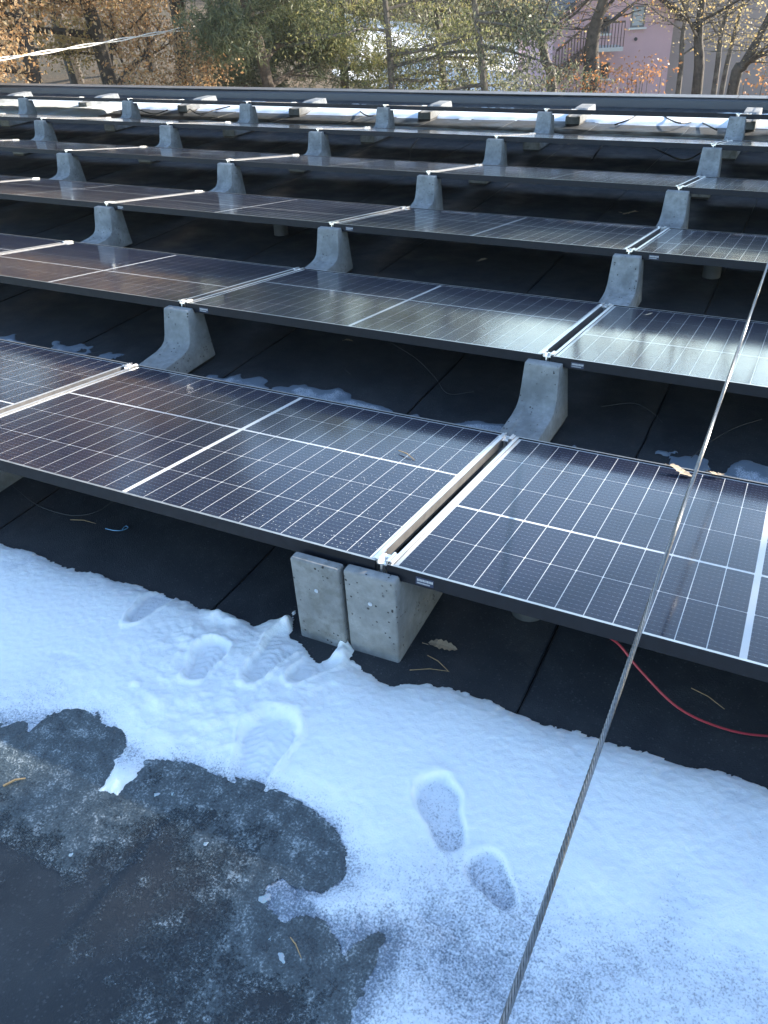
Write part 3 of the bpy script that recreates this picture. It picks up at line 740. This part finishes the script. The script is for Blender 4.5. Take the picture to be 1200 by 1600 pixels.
# dry oak leaves
def oak_leaf_mesh(seed):
    r = random.Random(seed); b = MB(); n = 13; up = []; lo = []
    for i in range(n):
        t = i / (n - 1); w = .26 * math.sin(math.pi * min(1, t * .95 + .05)) ** .7 * (1 if i % 2 else .68) * (1 if 0 < i < n - 1 else .1)
        z = .10 * math.sin(3 * t + seed) ; up.append((t, w * r.uniform(.85, 1.1), z + .09 * w * r.uniform(0, 3))); lo.append((t, -w * r.uniform(.85, 1.1), z + .09 * w * r.uniform(0, 3)))
    mid = [(i / (n - 1), 0, .10 * math.sin(3 * i / (n - 1) + seed)) for i in range(n)]
    b.v = up + mid + lo
    for i in range(n - 1):
        b.f += [(n + i, n + i + 1, i + 1, i), (2 * n + i, 2 * n + i + 1, n + i + 1, n + i)]; b.mi += [0, 0]
    b.tube([(0, 0, .0), (-.22, .03, .02)], .012, 4)
    m = b.mesh('oak_leaf', M['dry_leaf'], weld=False); return m
def panel_z(px, py, row):
    d = ray(px, py); nrm = np.array([0, sT, cT]); q0 = np.array([0, row * PITCH_Y, ZN]); t = ((q0 - CAM) @ nrm) / (d @ nrm); return float((CAM + d * t)[2])
def leaf(px, py, z, size, rz, lab, seed, tilt=0.0):
    p = on_z(px, py, z); o = link('oak_leaf', oak_leaf_mesh(seed)); o.location = (p[0] - .5 * size * math.cos(rz), p[1] - .5 * size * math.sin(rz), z + .006); o.scale = (size,) * 3
    o.rotation_euler = (tilt, 0, rz); tag(o, lab, 'leaf', 'dry oak leaves')
leaf(692, 1012, .006, .085, .25, 'dry brown oak leaf on the roof right of the front blocks', 1)
leaf(1064, 737, panel_z(1064, 737, 0) + .004, .085, -.3, 'pale curled oak leaf on the front right panel by the rope', 2, -T)
leaf(1120, 741, panel_z(1120, 741, 0) + .004, .05, .1, 'small pale leaf on the panel just right of the rope', 3, -T)
leaf(1013, 492, panel_z(1013, 492, 1) + .002, .045, .6, 'small dry leaf on the second row right panel', 4, -T)
leaf(985, 334, .008, .12, .1, 'dry leaf on dark roof under the fourth row at right', 5)
leaf(755, 408, .008, .07, .8, 'dry leaf on the roof behind the second row panel', 6)
leaf(545, 534, .008, .05, .3, 'small dry leaf on the roof below the second row', 7)
def twig(px0, py0, px1, py1, z, lab, r_=.0014):
    a = on_z(px0, py0, z); c = on_z(px1, py1, z); mid = (a + c) / 2 + np.array([0, .004, .004])
    b = MB(); b.tube([a, mid, c], [r_, r_, r_ * .6], 5); tag(b.build('dry_needle', M['twig'], smooth=True), lab, 'twig', 'dry twigs and needles')
twig(623, 704, 648, 719, panel_z(636, 712, 0) + .004, 'bent brown twig on the front left panel', .0022)
twig(640, 1047, 702, 1049, .008, 'long pale pine needle on the roof below the oak leaf')
twig(668, 1024, 700, 1048, .008, 'short pine needle beside the oak leaf on the roof')
twig(450, 1460, 472, 1500, .008, 'brown pine needle on the dark roof near the ice lumps')
twig(110, 812, 150, 818, .008, 'straw lying on the roof under the front row at left')
twig(1080, 1075, 1132, 1108, .008, 'dry straw on the dark roof right of the rope')
twig(5, 1228, 40, 1216, .012, 'orange brown twig in the sunlit slush at left edge', .003)

# ice lumps
def lump(px, py, s, lab, seed, flat=.4):
    s *= .75
    r = random.Random(seed); p = on_z(px, py); bm = bmesh.new(); bmesh.ops.create_icosphere(bm, subdivisions=3, radius=1)
    for v in bm.verts:
        c = v.co; k = .85 + .22 * math.sin(2.3 * c.x + seed) * math.sin(2.9 * c.y + seed * 2) + .10 * math.sin(7 * c.x + 5 * c.y + seed) + r.uniform(-.05, .05); v.co = (c.x * k * s, c.y * k * s * .7, c.z * k * s * flat)
    for f in bm.faces: f.smooth = False
    m = bpy.data.meshes.new('ice_lump'); bm.to_mesh(m); bm.free(); m.materials.append(M['ice']); o = link('ice_lump', m); o.location = (p[0], p[1], .006 + s * flat * .4); o.rotation_euler[2] = seed
    tag(o, lab, 'ice', 'ice lumps on the roof')
lump(414, 1408, .024, 'large white ice lump at the tip of the snow edge', 1, .3); lump(422, 1470, .017, 'grey ice lump below the snow edge, upper of two', 2, .25); lump(442, 1500, .019, 'grey ice lump below the snow edge, lower of two', 3, .25)
lump(322, 1322, .010, 'tiny ice lump on the dark roof in the middle', 4); lump(330, 1575, .016, 'flat ice fleck near the bottom edge of the picture', 5, .1)
lump(113, 1338, .020, 'flat ice fleck on the dark roof at left', 6, .12); lump(245, 1245, .014, 'ice crumb under the snow tongue, left one', 7, .25); lump(270, 1243, .012, 'ice crumb under the snow tongue, right one', 8, .25)
lump(217, 1079, .011, 'round snow crumb in the trampled snow', 9, .8); lump(81, 1110, .006, 'tiny snow crumb near the left bare patch', 10, .6); lump(330, 1175, .006, 'tiny snow crumb by the lower boot mark', 11, .6)

# ------------------------------------------------------------------ trees
def tree_skeleton(base, height, r0, spread, levels, nb, droop, lean, seed, start=.35, path=None, kids_up=.5):
    """returns (segments, tips): tapered tubes and leaf sites"""
    r = random.Random(seed); tubes = []; tips = []
    def grow(p, d, length, rad, lev, n):
        pts = [p.copy()]; rads = [rad]; cur = p.copy(); dd = d.copy(); k = 6 if lev == 0 else 4
        for i in range(k):
            w = .10 if lev == 0 else .22
            dd = (dd + Vector((r.uniform(-w, w), r.uniform(-w, w), r.uniform(-w, w) * .6 - (droop * .12 if lev else 0)))).normalized()
            cur = cur + dd * (length / k); pts.append(cur.copy()); rads.append(rad * (1 - (i + 1) / k * (.72 if lev == 0 else .85)))
        tubes.append((pts, rads, lev))
        if lev >= levels - 1:
            for q in pts[1:]: tips.append((q.copy(), dd.copy()))
        if lev >= levels: return
        for j in range(n):
            t = start + (1 - start) * (j + r.random()) / n if lev == 0 else .2 + .8 * (j + r.random()) / n
            f = t * k; i = min(k - 1, int(f)); q = pts[i].lerp(pts[i + 1], f - i); rr = rads[i] * .55
            az = r.uniform(0, 2 * math.pi); el = r.uniform(.05, .75) * kids_up - droop * .4
            nd = Vector((math.cos(az) * math.cos(el), math.sin(az) * math.cos(el), math.sin(el)))
            if lev: nd = (nd * .7 + dd * .6).normalized()
            ln = (spread * (1.15 - .65 * t) if lev == 0 else length * .5) * r.uniform(.7, 1.2)
            grow(q, nd, ln, max(.006, min(rr, ln * .03)), lev + 1, max(2, int(n * .5)) if lev == 0 else max(2, n - 1))
    grow(Vector(base), (Vector((lean[0], lean[1], 1))).normalized(), height, r0, 0, nb)
    return tubes, tips
def leaf_mesh(name, tips, per, size, scat, mat, seed, aspect=.55, needles=False, droopy=0.0, zmax=None):
    g = np.random.default_rng(seed); P = np.array([t[0] for t in tips], float); 
    if zmax is not None: P = P[P[:, 2] < zmax]
    n = len(P) * per; C = np.repeat(P, per, 0) + g.normal(0, scat, (n, 3)) * np.array([1, 1, .75])
    if needles:
        C = np.repeat(P, per, 0) + g.normal(0, .03, (n, 3)); clump = np.repeat(g.normal(0, scat, (len(P) * max(1, per // 14), 3)), 14, 0)[:n]; C = C[:len(clump)] + clump; n = len(C)
    u = g.normal(0, 1, (n, 3)); u[:, 2] -= droopy
    u /= np.linalg.norm(u, axis=1, keepdims=True); w = np.cross(u, g.normal(0, 1, (n, 3))); w /= np.linalg.norm(w, axis=1, keepdims=True)
    s = size * g.uniform(.6, 1.35, (n, 1)); a = C; b_ = C + u * s * .5 + w * s * aspect * .5; c = C + u * s; d_ = C + u * s * .5 - w * s * aspect * .5
    if not needles:
        nr = np.cross(u, w); b_ = b_ + nr * s * .12; d_ = d_ + nr * s * .12
    V = np.stack([a, b_, c, d_], 1).reshape(-1, 3); Fq = np.arange(n * 4).reshape(-1, 4)
    return mesh_np(name, V, Fq, mat)
def tree(name, px, dist, height, r0, spread, label, leafmat, bark, seed, levels=3, nb=9, droop=0.0, lean=(0, 0), start=.3, per=6, size=.10, scat=.16, aspect=.55, needles=False, droopy=0.0, pos=None, group=None, cat='tree', clear=0.0):
    if pos is None:
        d = ray(px, 120); a = math.atan2(d[0], d[1]); pos = (CAM[0] + math.sin(a) * dist, CAM[1] + math.cos(a) * dist)
    z = tz(*pos) - .1
    e = empty(name, (pos[0], pos[1], z)); tag(e, label, cat, group)
    tubes, tips = tree_skeleton((0, 0, 0), height, r0, spread, levels, nb, droop, lean, seed, start)
    b = MB()
    for pts, rads, lev in tubes: b.tube(pts, rads, 8 if lev == 0 else (5 if lev == 1 else 3), cap=False)
    link('trunk', b.mesh('trunk', M[bark], smooth=True, weld=False), e)
    if clear: tips = [t for t in tips if math.hypot(t[0].x, t[0].y) > clear]
    if per: link('crown', leaf_mesh('crown', tips, per, size, scat, M[leafmat], seed, aspect, needles, droopy), e)
    return e
GB = 'trees beyond the parapet'
# russet oaks at left
tree('oak_tree', 55, 19, 9.5, .20, 3.6, 'dense russet-leaved oak tree at the far left behind the parapet', 'oak_leaf', 'bark_dark', 1, nb=12, start=.12, per=26, size=.078, scat=.26, group=GB)
tree('oak_tree', 185, 22, 10.5, .22, 3.6, 'russet oak tree with leaning dark trunk, right of the leftmost oak', 'oak_leaf', 'bark_dark', 2, nb=12, start=.10, per=26, size=.078, scat=.26, lean=(-.28, 0), group=GB)
tree('oak_tree', -70, 24, 11, .22, 4.0, 'golden-leaved oak tree cut by the left picture edge', 'gold_leaf', 'bark_dark', 3, nb=12, start=.10, per=22, size=.085, scat=.28, group=GB)
tree('oak_tree', 120, 30, 12, .22, 4.2, 'golden-brown oak tree standing behind the two russet oaks', 'gold_leaf', 'bark_dark', 4, nb=12, start=.12, per=16, size=.10, scat=.3, group=GB)
# trunks in the open wood
tree('bare_tree', 240, 31, 13, .17, 3.2, 'slim dark-trunked tree between the oaks and the pine', 'gold_leaf', 'bark_dark', 5, nb=8, start=.45, per=2, size=.12, scat=.3, group=GB)
tree('bare_tree', 286, 28, 12, .27, 3.4, 'thick dark tree trunk left of the green pine', 'oak_leaf', 'bark_dark', 6, nb=10, start=.36, per=4, size=.12, scat=.3, group=GB)
# green pine
tree('pine_tree', 434, 22, 10.5, .17, 3.0, 'green pine tree with straight grey trunk behind the parapet', 'pine', 'bark_pine', 7, nb=17, start=.16, per=28, clear=.7, size=.17, scat=.20, aspect=.11, needles=True, droop=.05, group=GB)
tree('pine_tree', 345, 27, 9, .15, 2.6, 'dark green pine half hidden behind the front pine, on its left', 'pine', 'bark_pine', 8, nb=12, start=.12, per=28, size=.18, scat=.22, aspect=.11, needles=True, droop=.05, group=GB)
tree('pine_tree', 540, 26, 8, .15, 2.8, 'olive-green pine just right of the front pine', 'olive', 'bark_pine', 9, nb=12, start=.2, per=28, size=.17, scat=.22, aspect=.11, needles=True, droop=.1, group=GB)
tree('larch_tree', 613, 21, 7.8, .11, 2.6, 'thin-trunked larch with sparse olive foliage near the middle', 'olive', 'bark_grey', 10, nb=16, start=.15, per=3, size=.09, scat=.2, aspect=.35, droop=.25, droopy=.9, group=GB)
tree('fir_tree', 700, 25, 7.2, .14, 3.0, 'grey-green drooping conifer right of the larch', 'fir', 'bark_grey', 12, nb=18, start=.15, per=4, size=.11, scat=.2, aspect=.3, droop=.45, droopy=1.2, group=GB)
tree('fir_tree', 765, 20, 6.8, .13, 2.4, 'twiggy grey-green conifer left of the pink house', 'fir', 'bark_grey', 13, nb=18, start=.12, per=3, size=.10, scat=.18, aspect=.3, droop=.4, droopy=1.0, group=GB)
# bare trees before the house
def bare(px, dist, path, r0, label, seed, leafmat='gold_leaf', per=1, nb=9, spread=2.2, bark='bark_grey', extra=3.0):
    """trunk follows image points, at one distance, down to the ground"""
    P = [at_dist(x, y, dist) for x, y in path]; P.sort(key=lambda p: p[2])
    low = P[0]; base = np.array([low[0], low[1], tz(low[0], low[1]) - .1])
    e = empty('bare_tree', base); tag(e, label, 'tree', GB)
    pts = [Vector(base - base)] + [Vector(p - base) for p in P]
    d = (pts[-1] - pts[-2]).normalized(); top = pts[-1] + d * extra * .5; pts += [top, top + (d + Vector((0, 0, .6))).normalized() * extra * .5]
    n = len(pts); rads = [r0 * (1.15 - .85 * i / (n - 1)) for i in range(n)]
    b = MB(); sm = curve_pts(pts, 24); rr = np.interp(np.linspace(0, 1, len(sm)), np.linspace(0, 1, n), rads); b.tube(sm, list(rr), 9, cap=False)
    r = random.Random(seed); tips = []
    for j in range(nb):
        i = int(len(sm) * r.uniform(.3, .98)); az = r.uniform(0, 6.28); el = r.uniform(-.1, .9); nd = Vector((math.cos(az) * math.cos(el), math.sin(az) * math.cos(el), math.sin(el)))
        tb, tp = tree_skeleton(sm[min(i, len(sm) - 1)], spread * r.uniform(.6, 1.2), max(.02, rr[min(i, len(sm) - 1)] * .4), spread * .5, 2, 9, .15, (nd.x * 2, nd.y * 2), seed * 31 + j, .1)
        for p_, q_, lev in tb: b.tube(p_, q_, 4 if lev else 5, cap=False)
        tips += tp
    link('trunk', b.mesh('trunk', M[bark], smooth=True, weld=False), e)
    if per: link('crown', leaf_mesh('crown', tips, per, .05, .16, M[leafmat], seed), e)
    return e
bare(845, 22, [(822, 0), (832, 35), (846, 65), (852, 95), (862, 140)], .12, 'curved bare tree just left of the pink house', 21, 'gold_leaf', 1, 12, 2.6)
bare(925, 20, [(943, 0), (932, 35), (924, 75), (922, 140)], .17, 'thick bare tree trunk before the pink house wall', 22, 'orange_leaf', 1, 7, 2.0, 'bark_dark')
bare(1065, 22, [(1072, 20), (1066, 60), (1060, 140)], .06, 'slender bare tree, leftmost of the five at right', 23, 'gold_leaf', 1, 6, 1.6)
bare(1090, 20, [(1097, 0), (1091, 60), (1089, 140)], .11, 'thicker upright bare tree, second of the five at right', 24, 'gold_leaf', 1, 7, 1.8, 'bark_dark')
bare(1122, 22, [(1138, 10), (1126, 60), (1116, 140)], .065, 'slim bare tree, middle of the five at right', 25, 'gold_leaf', 1, 6, 1.7)
bare(1140, 23, [(1160, 5), (1146, 60), (1128, 140)], .06, 'slim leaning bare tree, fourth of the five at right', 26, 'gold_leaf', 1, 6, 1.8)
bare(1175, 19, [(1200, 30), (1180, 70), (1160, 105), (1145, 140)], .11, 'strongly leaning dark bare tree at the right edge', 27, 'gold_leaf', 1, 6, 1.9, 'bark_dark')
# low orange-leaved shrub before the house
def shrub(px, py, dist, w, h, n, mat, label, seed):
    p = at_dist(px, py, dist); z = tz(p[0], p[1]); e = empty('shrub', (p[0], p[1], z)); r = random.Random(seed); b = MB(); tips = []
    top = p[2] - z + h * .5
    for i in range(9):
        q = Vector((r.gauss(0, w), r.gauss(0, w * .6), top - r.random() * h)); mid = q * .5 + Vector((r.gauss(0, .1), r.gauss(0, .1), 0))
        b.tube([(0, 0, 0), mid, q], [.03, .018, .006], 4); tips += [(q + Vector((r.gauss(0, .2), r.gauss(0, .2), r.gauss(0, .15))), q) for _ in range(n)]
    link('stem', b.mesh('stem', M['bark_grey'], weld=False), e); link('foliage', leaf_mesh('foliage', tips, 6, .065, .10, M[mat], seed), e); tag(e, label, 'shrub', 'shrubs beyond the parapet')
shrub(955, 126, 19, .30, .35, 6, 'orange_leaf', 'orange-leaved shrub at the foot of the pink house wall', 1)
shrub(1000, 118, 19, .18, .4, 5, 'orange_leaf', 'small orange-leaved sprig right of the orange shrub', 2)
shrub(880, 128, 19, .22, .35, 4, 'orange_leaf', 'orange-leaved shrub left of the thick bare trunk', 3)
shrub(1190, 128, 19, .3, .4, 5, 'orange_leaf', 'orange-leaved shrub at the right picture edge', 4)
shrub(250, 128, 23, .6, .5, 8, 'pine', 'dark low evergreen shrub between the oaks and thick trunk', 5)
# trees on the sun's side, outside the picture, whose crowns shade the near roof
SUNW = [(4.45, 19, 15.5), (6.6, 21, 17.0), (9.5, 20, 16.0), (5.3, 26, 18.0), (-.9, 24, 11.5)]
for i, (p, s, h) in enumerate(SUNW):
    x = .616 * s + .788 * p; y = .788 * s - .616 * p
    tree('tall_pine', 0, 0, h, .26, 2.6, f'tall pine on the sunny side of the roof, {ORD[i]} in the group', 'pine', 'bark_pine', 60 + i, nb=20, start=.35, per=5, size=.42, scat=.3, aspect=.5, pos=(x, y), group='tall pines on the sunny side')

# far woodland on the hillside: one mass
def woodland():
    b = MB(); tips = []; r = random.Random(9); P = []
    for i in range(420):
        az = R(r.uniform(-62, 12)); d = r.uniform(58, 110)
        x = CAM[0] + math.sin(az) * d; y = CAM[1] + math.cos(az) * d; z = tz(x, y); h = r.uniform(4.5, 7.5)
        b.tube([(x, y, z - .2), (x + r.uniform(-.3, .3), y, z + h * .5), (x + r.uniform(-.6, .6), y, z + h)], [.16, .11, .03], 5, cap=False)
        for k in range(70):
            q = r.random(); P.append((Vector((x + r.gauss(0, 1.3), y + r.gauss(0, 1.3), z + h * (.12 + .88 * q))), None))
    link_ = link('far_woodland', b.mesh('far_woodland', M['bark_dark'], weld=False)); tag(link_, 'mass of far leafless and brown trees on the hillside', 'woodland', kind='stuff')
    o = link('foliage', leaf_mesh('foliage', P, 5, .34, .5, M['far_leaf'], 90), link_)
woodland()

# ------------------------------------------------------------------ pink house and other buildings
def house():
    Dh = 40.0
    a = at_dist(862, 100, Dh); c = at_dist(1062, 100, Dh + 1.5)
    u = np.array([c[0] - a[0], c[1] - a[1]]); W = float(np.linalg.norm(u)); u /= W; rz = math.atan2(u[1], u[0])
    z0 = tz(a[0], a[1]) - 1.2
    e = empty('pink_house', (a[0], a[1], z0), (0, 0, rz)); tag(e, 'pink rendered two-storey house with outside stairs behind bare trees', 'house')
    def wp(px, py):         # wall point (u, z) hit by a pixel on the wall plane
        d = ray(px, py); n = np.array([-u[1], u[0], 0.0]); t = ((np.array([a[0], a[1], 0]) - CAM) @ n) / (d @ n); p = CAM + d * t
        return float((p[:2] - a[:2]) @ u), float(p[2] - z0)
    eu, ez = wp(1068, 22); H = ez; Wd = 8.0
    apex = H + (eu + .4) * .5 * .62
    ux = eu - .35
    b = MB(); b.add([(0, 0, 0), (ux, 0, 0), (ux, 0, H), (ux / 2, 0, apex), (0, 0, H), (0, Wd, 0), (ux, Wd, 0), (ux, Wd, H), (ux / 2, Wd, apex), (0, Wd, H)],
          [(0, 1, 2, 3, 4), (1, 6, 7, 2), (6, 5, 9, 8, 7), (5, 0, 4, 9)]); b.build('wall', M['pink'], e)
    for s in (0, 1):
        b = MB(); x1 = ux / 2; x0 = -.5 if s == 0 else ux + .5; zl = H - .5 * (apex - H) / (ux / 2) * 1.0
        v = [(x1, -.55, apex + .06), (x0, -.55, zl + .06), (x0, Wd + .5, zl + .06), (x1, Wd + .5, apex + .06)]
        b.add(v + [(x, y, z + .16) for x, y, z in v], [(0, 1, 2, 3), (4, 7, 6, 5), (0, 4, 5, 1), (1, 5, 6, 2), (2, 6, 7, 3), (3, 7, 4, 0)]); b.build('roof', M['tiles'], e)
    # lower wing to the right
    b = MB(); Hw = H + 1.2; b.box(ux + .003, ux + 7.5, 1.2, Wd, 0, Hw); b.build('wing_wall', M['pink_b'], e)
    b = MB(); b.box(ux + .01, ux + 8, .7, Wd + .4, Hw + .003, Hw + .2); b.build('wing_roof', M['tiles'], e)
    def window(p0, p1, blind, name='window'):
        (u0, zt), (u1, zb) = wp(*p0), wp(*p1)
        b = MB(); f = .07
        b.box(u0, u1, -.03, -.002, zb, zb + f); b.box(u0, u1, -.03, -.002, zt - f, zt); b.box(u0, u0 + f, -.03, -.002, zb + f, zt - f); b.box(u1 - f, u1, -.03, -.002, zb + f, zt - f)
        w = b.build(name, M['slot_side'], e)
        b = MB(); b.box(u0 + f, u1 - f, -.012, -.004, zb + f, zt - f); b.build('pane', M['curtain'] if blind else M['window'], w)
        b = MB(); b.box(u0 - .08, u1 + .08, -.12, -.002, zb - .07, zb - .003); b.build('sill', M['white_paint'], w)
    window((988, 9), (1006, 42), True); window((936, 98), (951, 122), False); window((930, 25), (952, 52), False)
    # hole / lamp mark on the wall
    (mu, mz) = wp(993, 61); b = MB(); b.tube([(mu, -.06, mz), (mu, -.002, mz)], .07, 8); b.build('wall_lamp', M['tiles'], e)
    # balcony and stairs
    (b0, bz), (b1, _) = wp(915, 72), wp(962, 72)
    b = MB(); b.box(b0, b1, -1.1, -.003, bz - .15, bz); bal = b.build('balcony', M['cream'], e)
    for i in range(11):
        b = MB(); x = b0 + (b1 - b0) * i / 10; b.box(x - .015, x + .015, -1.08, -1.05, bz, bz + .85); b.build('baluster', M['wood'], bal)
    b = MB(); b.box(b0, b1, -1.1, -1.03, bz + .85, bz + .92); b.build('handrail', M['wood'], bal)
    (s0, sz0) = wp(858, 118)
    st = MB(); n = 12
    for i in range(n):
        t0 = i / n; x0 = s0 + (b0 - s0) * t0; x1 = s0 + (b0 - s0) * (i + 1) / n; zt = sz0 + (bz - sz0) * (i + 1) / n
        st.box(x0, x1 + .02, -1.1, -.003, zt - .32, zt)
    so = st.build('stairs', M['wood'], e, weld=False)
    for i in range(n + 1):
        x = s0 + (b0 - s0) * i / n; z = sz0 + (bz - sz0) * i / n; b = MB(); b.box(x - .02, x + .02, -1.1, -1.06, z, z + .95); b.build('baluster', M['wood'], so)
    b = MB(); x0, x1 = s0, b0; b.add([(x0, -1.12, sz0 + .95), (x1, -1.12, bz + .95), (x1, -1.04, bz + .95), (x0, -1.04, sz0 + .95), (x0, -1.12, sz0 + 1.05), (x1, -1.12, bz + 1.05), (x1, -1.04, bz + 1.05), (x0, -1.04, sz0 + 1.05)],
        [(0, 1, 2, 3), (4, 7, 6, 5), (0, 4, 5, 1), (1, 5, 6, 2), (2, 6, 7, 3), (3, 7, 4, 0)]); b.build('handrail', M['wood'], so)
house()
def shed():
    Dh = 33; p0 = at_dist(322, 122, Dh); p1 = at_dist(366, 122, Dh); u = p1[:2] - p0[:2]; W = float(np.linalg.norm(u)); rz = math.atan2(u[1], u[0])
    zt = float(at_dist(345, 111, Dh)[2]); z0 = min(tz(p0[0], p0[1]), zt - 1.2) - .2
    e = empty('garden_shed', (p0[0], p0[1], z0), (0, 0, rz)); tag(e, 'small green weatherboard shed beyond the parapet left of the pine', 'shed')
    n = 9; h = (zt - z0)
    b = MB(); b.box(.02, W - .02, .03, 2.0, 0, h); b.build('wall', M['green_board'], e)
    for i in range(n):
        b = MB(); z = h * i / n; b.add([(0, .0, z), (W, .0, z), (W, .025, z + h / n), (0, .025, z + h / n), (0, .03, z), (W, .03, z)], [(0, 1, 2, 3), (0, 4, 5, 1)]); b.build('board', M['green_board'], e)
    b = MB(); b.add([(-.3, -.3, h), (W + .3, -.3, h), (W + .3, 2.3, h + .5), (-.3, 2.3, h + .5), (-.3, -.3, h + .1), (W + .3, -.3, h + .1), (W + .3, 2.3, h + .6), (-.3, 2.3, h + .6)],
        [(0, 3, 2, 1), (4, 5, 6, 7), (0, 1, 5, 4), (1, 2, 6, 5), (2, 3, 7, 6), (3, 0, 4, 7)]); b.build('roof', M['tiles'], e)
shed()

# overhead service cable at top left
b = MB(); P0 = at_dist(-120, 110, 15.5); P1 = at_dist(560, -18, 29.0)
for s in range(2):
    pts = []
    for i in range(90):
        t = i / 89; p = P0 * (1 - t) + P1 * t; p = p + np.array([0, 0, -.25 * 4 * t * (1 - t) * .5])
        bulge = .10 * math.exp(-((t - .46) / .035) ** 2) * s
        a = i * .55 + s * math.pi; pts.append((p[0] + .02 * math.cos(a), p[1], p[2] + .02 * math.sin(a) - bulge))
    b.tube(pts, .011, 6)
o = b.build('overhead_cable', M['white_cable'], smooth=True, weld=False); tag(o, 'pale twisted overhead cable crossing before the oaks at top left', 'cable')

# ------------------------------------------------------------------ thin volume added to stand in for lens flare
hb = MB(); hb.box(-185, 145, -45, 225, -8, 32)
hz = hb.build('flare_veil', None); hz.data.materials.clear()
hm = bpy.data.materials.new('thin_flare_veil'); hm.use_nodes = True; hm.node_tree.nodes.clear()
ho = hm.node_tree.nodes.new('ShaderNodeOutputMaterial'); hv = hm.node_tree.nodes.new('ShaderNodeVolumePrincipled')
hv.inputs['Color'].default_value = (.93, .96, 1, 1); hv.inputs['Density'].default_value = .0005; hv.inputs['Anisotropy'].default_value = .3
hm.node_tree.links.new(hv.outputs[0], ho.inputs['Volume']); hz.data.materials.append(hm); tag(hz, 'thin bright veil added in place of lens flare', 'flare_veil', kind='stuff')
